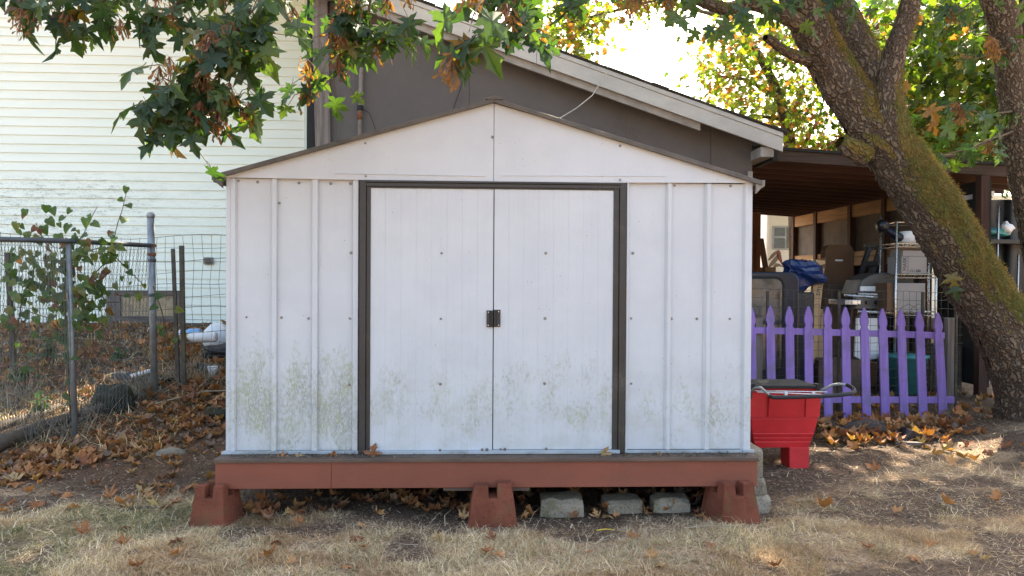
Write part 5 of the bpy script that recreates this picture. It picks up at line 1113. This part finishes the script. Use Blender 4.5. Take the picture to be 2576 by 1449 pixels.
l2, LV2, _ = limb([L3(2235,400,2.2,0.1720), L3(2215,270,2.32,0.1634), L3(2165,130,2.4,0.1419), L3(2112,20,2.45,0.1333), L3(2060,-120,2.45,0.1204), L3(1980,-350,2.2,0.0860)], 'limb', mt, 2, 48, .025, .02)
l3, LV3, _ = limb([L3(2270,430,1.98,0.1462), L3(2238,310,1.92,0.1419), L3(2232,215,1.9,0.1075), L3(2258,110,1.85,0.0903), L3(2288,10,1.8,0.0817), L3(2305,-130,1.7,0.0731), L3(2250,-350,1.4,0.0516)], 'limb', mt, 3, 40, .025, .018)
limb([L3(2175,392,1.98,.10), L3(2135,368,1.92,.085), L3(2112,356,1.9,.05)], 'burl', mt, 4, 28, .015, .015)
limb([L3(2030,150,1.95,0.0602), L3(1975,128,1.8,0.0430), L3(1938,100,1.7,0.0387), L3(1925,95,1.66,0.0258)], 'branch_stub', mt, 5, 20, .02, .01)
limb([L3(2020,60,1.9,0.0774), L3(1900,10,1.5,0.0516), L3(1830,22,1.35,0.0473), L3(1780,8,1.2,0.0430), L3(1730,-12,1.1,0.0387), L3(1600,-60,.8,0.0301), L3(1450,-90,.4,0.0258), L3(1250,-110,.0,0.0224), L3(1000,-120,-.3,0.0189), L3(700,-110,-.4,0.0155), L3(350,-100,-.3,0.0120), L3(60,-90,-.1,0.0086)], 'limb', mt, 6, 18, .03, .006)
limb([L3(1500,-560,.5,0.0602), L3(1200,-420,.2,0.0430), L3(900,-300,-.3,0.0301), L3(760,-180,-.7,0.0189), L3(690,-60,-.8,0.0138)], 'limb', mt, 7, 14, .04, .005)
# moss on the upper side of the trunk
pts = []; nr = []
for VV_ in (TV, LV3, LV2):
    q = VV_; du = np.roll(q,-1,1)-q; dvv = np.roll(q,-1,0)-q; nn = np.cross(dvv, du); nn = nn/(np.linalg.norm(nn,axis=2,keepdims=True)+1e-9); cen = q.mean(1,keepdims=True); sg = np.sign(((q-cen)*nn).sum(2,keepdims=True)); nn = nn*sg
    pts.append(q[:-1,:-1].reshape(-1,3)); nr.append(nn[:-1,:-1].reshape(-1,3))
pts = np.concatenate(pts); nr = np.concatenate(nr)
sc_ = .62*nr[:,0]+.75*nr[:,2]+1.3*(fbm(pts[:,0]*5+pts[:,1]*2, pts[:,2]*5)-.5)-.28+sstep((pts[:,2]-.85)/.5)*.8*sstep((3.0-pts[:,2])/.8)
sel = np.where((sc_ > .22)&(pts[:,2] < 3.6)&(pts[:,2] > .75))[0]; n = 70000; k = RNG.choice(sel, n); p = pts[k]+RNG.normal(0,.012,(n,3)); d = nr[k]+RNG.normal(0,.6,(n,3)); d[:,2] -= .25; d /= np.linalg.norm(d,axis=1,keepdims=True); s = np.cross(d, RNG.normal(0,1,(n,3))); s = s/np.linalg.norm(s,axis=1,keepdims=True)*RNG.uniform(.0015,.003,(n,1)); L = RNG.uniform(.008,.028,(n,1))
V = np.stack([p-s-nr[k]*.004, p+s-nr[k]*.004, p+d*L], 1).reshape(-1,3); Fa = np.arange(n*3).reshape(-1,3); pn = fbm(pts[k,0]*6, pts[k,2]*6)[:,None]
cc = np.where(pn > .5, pick([(.21,.14,.04),(.17,.115,.032),(.26,.18,.055)], n), pick([(.14,.135,.035),(.18,.16,.045),(.10,.10,.026)], n))
o = link_mesh('moss', big_mesh('moss', V, Fa, M['mosst'], np.repeat(cc,3,0)), mt, 'stuff')

# hanging leaves: twig paths (sketch x, y, depth) with leaves; the largest 300 of a tree are single leaves
POOL = {}
def spray(path, n, size, spread, seed, samaras=0, parent=mt, r0=.008, tipdown=.8):
    r = random.Random(seed); P_ = [at(*p) for p in path]; d = [0]
    for i in range(1, len(P_)): d.append(d[-1]+np.linalg.norm(P_[i]-P_[i-1]))
    MB().tube(P_, [r0*(1-.75*i/(len(P_)-1)) for i in range(len(P_))], 6).build('twig', M['twig'], parent, 0, True)
    def pt(t):
        t *= d[-1]; i = min(len(d)-2, max(0, next((j for j in range(len(d)-1) if d[j+1] >= t), len(d)-2))); u = (t-d[i])/(d[i+1]-d[i]+1e-9); return P_[i]+(P_[i+1]-P_[i])*u
    tw = MB()
    for k in range(n):
        t = r.random()**.8; b = pt(t); off = np.array((r.gauss(0,1), r.gauss(0,.8), r.gauss(-.05,.75)))*spread*1.12; q = b+off*(.25+.75*r.random())
        tw.tube([b, (b+q)/2+np.array((0,0,.02)), q], [.003,.0022,.0016], 3, False)
        o = off/(np.linalg.norm(off)+1e-6); tip = (o[0]*.7+r.uniform(-.4,.4), o[1]*.5+r.uniform(-.5,.4), -tipdown+r.uniform(-.3,.5)); nv = (r.uniform(-.6,.6), -.6+r.uniform(-.7,.8), .6+r.uniform(-.5,.5))
        POOL.setdefault(parent.name, (parent, []))[1].append((q, tip, nv, size*r.uniform(.5,1.0), r.randrange(6)))
    if n: tw.build('leaf_stalks', M['twig'], parent, kind='stuff')
    for k in range(samaras):
        b = pt(.15+.85*r.random())+np.array((r.gauss(0,.6), r.gauss(-.5,.5), r.gauss(-.3,.4)))*spread; samara(b, r, parent, size)
def samara(b, r, parent, size):
    mb = MB()
    for j in range(26):
        dv = np.array((r.gauss(0,.5), r.gauss(0,.5), -1+r.gauss(0,.3))); dv /= np.linalg.norm(dv); st_ = b+np.array((r.gauss(0,.020),r.gauss(0,.020),r.gauss(0,.028)))*size/.15; L = size*r.uniform(.26,.38); sdv = np.cross(dv, (r.random(), r.random(), r.random())); sdv /= np.linalg.norm(sdv); w = L*.20; e = st_+dv*L
        mb.tube([b+np.array((0,0,.05))*size/.15, st_], [.0012,.001], 3, False)
        mb.add([st_, st_+dv*L*.35+sdv*w*.45, e-dv*L*.2+sdv*w, e, e-dv*L*.15-sdv*w*.6, st_+dv*L*.35-sdv*w*.2], [(0,1,2,3,4,5)])
    mb.build('seed_cluster', M['samara'], parent, kind='stuff')
def flush_leaves():
    for parent, L_ in POOL.values():
        def vis(e): x, y = proj(e[0]); z = float((np.array(e[0])-CAM)@FW); return (e[3]/z if (-60 < x < 2640 and -80 < y < 1500) else 0)
        L_.sort(key=vis, reverse=True)
        for q, tip, nv, s_, k in L_[:296]: place(LEAF[k], 'leaf', q, tip, nv, s_, parent)
        R_ = L_[296:]
        if R_:
            V0, F0 = leaf_arrays(HALF, .25, .1, 4); n = len(R_)
            V, Fa, c = leaves_np(np.array([e[0] for e in R_]), np.array([e[1] for e in R_], float), np.array([e[2] for e in R_], float), np.array([e[3] for e in R_]), pick([(.022,.05,.016),(.035,.068,.018),(.055,.095,.02),(.08,.12,.022)], n), V0, F0)
            link_mesh('smaller_leaves', big_mesh('smaller_leaves', V, Fa, M['leafs'], c), parent, 'stuff')
        print('leaves', parent.name, len(L_))
# left band
spray([(60,-90,-.1),(70,10,-.2),(60,60,-.3)], 16, .15, .10, 1, 1)
spray([(350,-100,-.3),(300,-20,-.35),(200,30,-.4),(110,50,-.4)], 42, .135, .11, 2, 4)
spray([(520,-105,-.35),(480,-10,-.4),(400,40,-.45),(310,60,-.45)], 46, .13, .11, 3, 5)
spray([(600,-105,-.4),(590,0,-.45),(600,70,-.5)], 26, .135, .11, 4, 3)
spray([(720,-110,-.4),(720,-20,-.45),(715,30,-.5)], 14, .135, .09, 5, 1)
# the long hanging spray
spray([(690,-60,-.8),(650,10,-.85),(580,90,-.9),(545,140,-.9)], 30, .14, .10, 6, 3)
spray([(660,20,-.85),(600,120,-.9),(540,200,-.92),(480,270,-.95),(450,320,-.95),(440,345,-.95)], 66, .14, .10, 7, 7)
spray([(600,130,-.9),(500,150,-.9),(430,190,-.95)], 16, .14, .08, 8, 2)
spray([(540,220,-.92),(430,245,-.95),(330,275,-.97)], 22, .15, .075, 9, 1)
spray([(560,210,-.9),(595,255,-.9),(615,290,-.9)], 11, .135, .07, 10, 3)
# centre-left spray in front of the garage
spray([(900,-120,-.3),(880,-20,-.3),(850,50,-.3),(835,100,-.3)], 22, .145, .10, 11, 4)
spray([(860,40,-.3),(930,90,-.3),(990,90,-.3),(1030,105,-.3)], 19, .15, .085, 12, 3)
spray([(950,-120,-.35),(920,80,-.3),(840,190,-.3),(790,240,-.3)], 19, .145, .09, 13, 5)
spray([(880,10,-.3),(825,120,-.35),(785,190,-.35),(755,235,-.35)], 13, .15, .075, 41, 2)
spray([(1010,-118,-.3),(990,-20,-.25),(960,20,-.2),(985,50,-.2)], 7, .13, .07, 14, 3)
# centre spray with the big near leaves
spray([(1250,-110,.0),(1220,-20,-.9),(1190,40,-1.1),(1180,80,-1.1)], 11, .19, .09, 15, 2)
spray([(1300,-108,-.2),(1290,0,-.7),(1260,80,-.8),(1235,120,-.8)], 20, .16, .085, 16, 4)
spray([(1290,40,-.6),(1310,90,-.6),(1345,100,-.6)], 11, .15, .065, 17, 2)
spray([(1220,80,-1.0),(1170,130,-1.0),(1125,175,-1.0)], 7, .16, .045, 18, 1)
spray([(1450,-90,.2),(1430,-20,0),(1400,10,-.1)], 13, .16, .10, 19, 4)
spray([(1600,-60,.6),(1580,-10,.2),(1540,10,.1)], 10, .15, .09, 20, 4)
spray([(1700,-30,.9),(1680,10,.5),(1700,40,.3)], 10, .15, .08, 21, 4)
# sprays in front of the trunk
spray([(1950,-150,1.4),(1920,-20,1.0),(1860,30,.9),(1800,85,.9)], 34, .175, .13, 22, 0)
spray([(1990,-60,1.5),(1970,10,1.2),(2000,60,1.2)], 12, .18, .12, 23, 0)
spray([(2110,-80,1.6),(2130,10,1.5),(2150,50,1.5)], 7, .16, .10, 24, 0)
spray([(2600,-50,.9),(2560,30,.7),(2565,70,.7)], 3, .17, .05, 25, 0)
for q, s_ in (((2393,690),.14),((2400,720),.12)):
    b = at(*q,1.74); place(LEAF[2], 'leaf', b, (.2,-.3,-1), (-.2,-1,.3), s_, mt)

# crown overhead: unseen leaf mass above the view, shaped to block the sun
n = 26000; ph = RNG.normal(0,1,(n,3)); ph /= np.linalg.norm(ph,axis=1,keepdims=True); rr_ = RNG.uniform(.15,1,(n,1))**.5
P = np.array((1.9,4.0,6.5))+ph*rr_*np.array((7.0,3.3,1.7))
d = P-CAM; zc = d@FW; px = 1288+F*(d@RT)/np.maximum(zc,.1); py = 724.5-F*(d@UP)/np.maximum(zc,.1)
out = (zc < .2)|(py < -70)
cl_ = fbm(P[:,0]*1.1+P[:,2]*.7, P[:,1]*1.1+3)
hole = np.zeros(len(P), bool)
for hx_, hy_, hr_ in ((.3,3.2,.5),(1.4,2.8,.6),(5.07,5.7,.22),(4.6,5.5,.16),(-.5,3.4,.25)): hole |= np.hypot(P[:,0]-(P[:,2]-6.6)*.319-hx_, P[:,1]-(P[:,2]-6.6)*.877-hy_) < hr_  # gaps cut along the sun's path to place sun patches and lit leaves
keep = out&~hole&(cl_ > .37)&(P[:,2] > 3.3); P = P[keep]; n = len(P)
V, Fa, c = leaves_np(P, np.stack([RNG.normal(0,.6,n),RNG.normal(0,.6,n),-np.ones(n)*.5],-1), np.stack([RNG.normal(0,.5,n),RNG.normal(0,.5,n),np.ones(n)],-1), RNG.uniform(.13,.2,n), pick([(.045,.085,.018),(.07,.12,.02),(.10,.15,.025)], n))
o = link_mesh('foliage', big_mesh('foliage', V, Fa, M['leafs'], c), mt, 'stuff')

# clumped foliage of the trees behind ------------------------------------------------
def clumps(specs, size, per, rad_, cols, wts, seed):
    g = np.random.default_rng(seed); PP = []
    for poly, k, Y0, Y1 in specs:
        poly = np.array(poly, float); x0, y0 = poly.min(0); x1, y1 = poly.max(0); c = 0; tries = 0
        while c < k and tries < 60*k:
            tries += 1; x, y = g.uniform(x0,x1), g.uniform(y0,y1); ins = False; j = len(poly)-1
            for i in range(len(poly)):
                if (poly[i,1] > y) != (poly[j,1] > y) and x < (poly[j,0]-poly[i,0])*(y-poly[i,1])/(poly[j,1]-poly[i,1])+poly[i,0]: ins = not ins
                j = i
            if not ins: continue
            ctr = at(x, y, g.uniform(Y0, Y1)); m = int(per*g.uniform(.6,1.4)); PP.append(ctr+g.normal(0,1,(m,3))*np.array((1,1,.55))*rad_*g.uniform(.6,1.3)); c += 1
    P = np.concatenate(PP); n = len(P)
    return leaves_np(P, np.stack([g.normal(0,.8,n),g.normal(0,.8,n),-.6+g.normal(0,.4,n)],-1), np.stack([g.normal(0,.6,n),g.normal(0,.6,n),np.ones(n)],-1), g.uniform(size*.7,size*1.25,n), pick(cols, n, wts)), P
YG = [(.08,.12,.02),(.12,.15,.025),(.16,.165,.03),(.22,.16,.03),(.05,.085,.02),(.20,.075,.03)]; WT = [3,3,2,1,2.2,3.0]
def bgtree(label, name, basept, specs, size, per, rad_, seed, trunk, cols=YG, wts=WT, branches=()):
    t = thing(name, label, 'tree', basept, 'trees behind the carport'); (V, Fa, c), P = clumps(specs, size, per, rad_, cols, wts, seed)
    link_mesh('foliage', big_mesh('foliage', V, Fa, M['leafs'], c), t, 'stuff')
    limb(trunk, 'trunk', t, seed, 20, .06, .012)
    for br in branches: MB().tube([at(*b) for b in br], [.05*(1-.8*i/len(br)) for i in range(len(br))], 7).build('branch', M['twig'], t, 0, True)
    return t
Yb = 12.0; bp = at(2010,900,Yb); 
bgtree('sunlit yellow-green maple with brown seeds behind the garage roof', 'background_maple', (bp[0],Yb,0), [([(1745,130),(1800,60),(2000,20),(2230,40),(2250,180),(2200,420),(1990,400),(1900,330),(1760,270)], 290, 10.6, 14.4), ([(1340,30),(1520,20),(1500,110),(1440,160),(1370,110)], 46, 10.8, 12.6), ([(1500,-60),(1760,-60),(1740,20),(1560,40)], 40, 10.8, 12.6), ([(1990,380),(2200,350),(2180,440),(2000,420)], 34, 10.6, 13)],
       .145, 17, .34, 5, [(bp[0],Yb,-.1,.2), (*at(2000,500,Yb)[:3],.16), (*at(1960,250,Yb)[:3],.11), (*at(1850,50,Yb)[:3],.07), (*at(1700,-100,Yb)[:3],.04)], branches=[[(1960,250,Yb),(1880,200,Yb-.3),(1800,190,Yb-.5)],[(1990,420,Yb),(2060,300,Yb+.2),(2090,180,Yb+.4)],[(1850,50,Yb),(1650,0,Yb-.3),(1420,60,Yb-.5)],[(1970,300,Yb),(1890,290,Yb-.2),(1850,310,Yb-.3)]])
bp = at(2420,900,9.8)
bgtree('dense bright green maple behind the carport right of the leaning trunk', 'background_maple', (bp[0],9.9,0), [([(2200,-40),(2600,-40),(2600,430),(2340,430),(2260,330),(2230,180)], 430, 7.6, 12.5), ([(2600,-60),(3050,-40),(3020,480),(2600,470)], 160, 7.6, 12.5)], .17, 16, .34, 6, [(bp[0],9.9,-.1,.2), (*at(2410,400,9.9)[:3],.15), (*at(2380,150,9.9)[:3],.1), (*at(2350,-80,9.9)[:3],.06)], [(.05,.09,.02),(.08,.125,.02),(.12,.15,.03),(.16,.165,.03),(.03,.06,.018),(.19,.08,.03)], [3,3,2.2,1.2,3,1.2],
       branches=[[(2540,330,6.0),(2420,390,6.3),(2330,400,6.6)],[(2380,150,9.9),(2290,120,9.5),(2240,60,9.2)],[(2400,300,9.9),(2480,200,9.6),(2540,120,9.3)]])
bp = at(1915,900,17)
bgtree('sunlit yellow-green tree seen through the carport left of the motorhome', 'background_tree', (bp[0],17.5,0), [([(1860,500),(1935,500),(1935,700),(1860,700)], 40, 16.5, 19),([(1860,430),(1980,430),(1980,520),(1860,520)], 20, 17, 19)], .2, 16, .4, 7, [(bp[0],17.8,-.1,.2),(bp[0]+.1,17.8,2.0,.15),(bp[0],17.8,4.2,.06)], [(.12,.16,.02),(.18,.20,.03),(.24,.22,.04)], [1,1,1])
# darker near sprays in front of that mass belong to the second trunk
t2b = at(2640,1080,3.3); t2 = thing('maple_tree', 'darker mossy maple stem at the right edge behind the big trunk', 'tree', (t2b[0],3.3,0))
limb([(t2b[0]+.2,3.3,-.1,.22), L3(2650,800,3.3,.19), L3(2605,560,3.25,.16), L3(2570,400,3.2,.145), L3(2552,280,3.2,.14), L3(2540,160,3.2,.14), L3(2520,40,3.15,.145), L3(2480,-60,3.1,.12), L3(2380,-300,3.,.08)], 'trunk', t2, 8, 40, .03, .016, .3)
limb([L3(2650,800,3.5,.12), L3(2605,500,3.6,.12), L3(2600,200,3.6,.12), L3(2592,-50,3.6,.11)], 'stem', t2, 9, 30, .04, .012)
spray([(2545,280,3.1),(2480,290,2.9),(2400,260,2.7),(2310,280,2.6)], 24, .19, .16, 31, 2, t2, .012)
spray([(2548,330,3.1),(2450,370,2.9),(2370,390,2.8),(2300,400,2.7)], 26, .19, .16, 32, 1, t2, .012)
spray([(2530,120,3.0),(2450,150,2.8),(2400,130,2.7)], 14, .18, .16, 33, 2, t2, .012)
spray([(2500,-40,2.9),(2400,40,2.6),(2340,60,2.5)], 14, .18, .16, 34, 2, t2, .012)
flush_leaves()
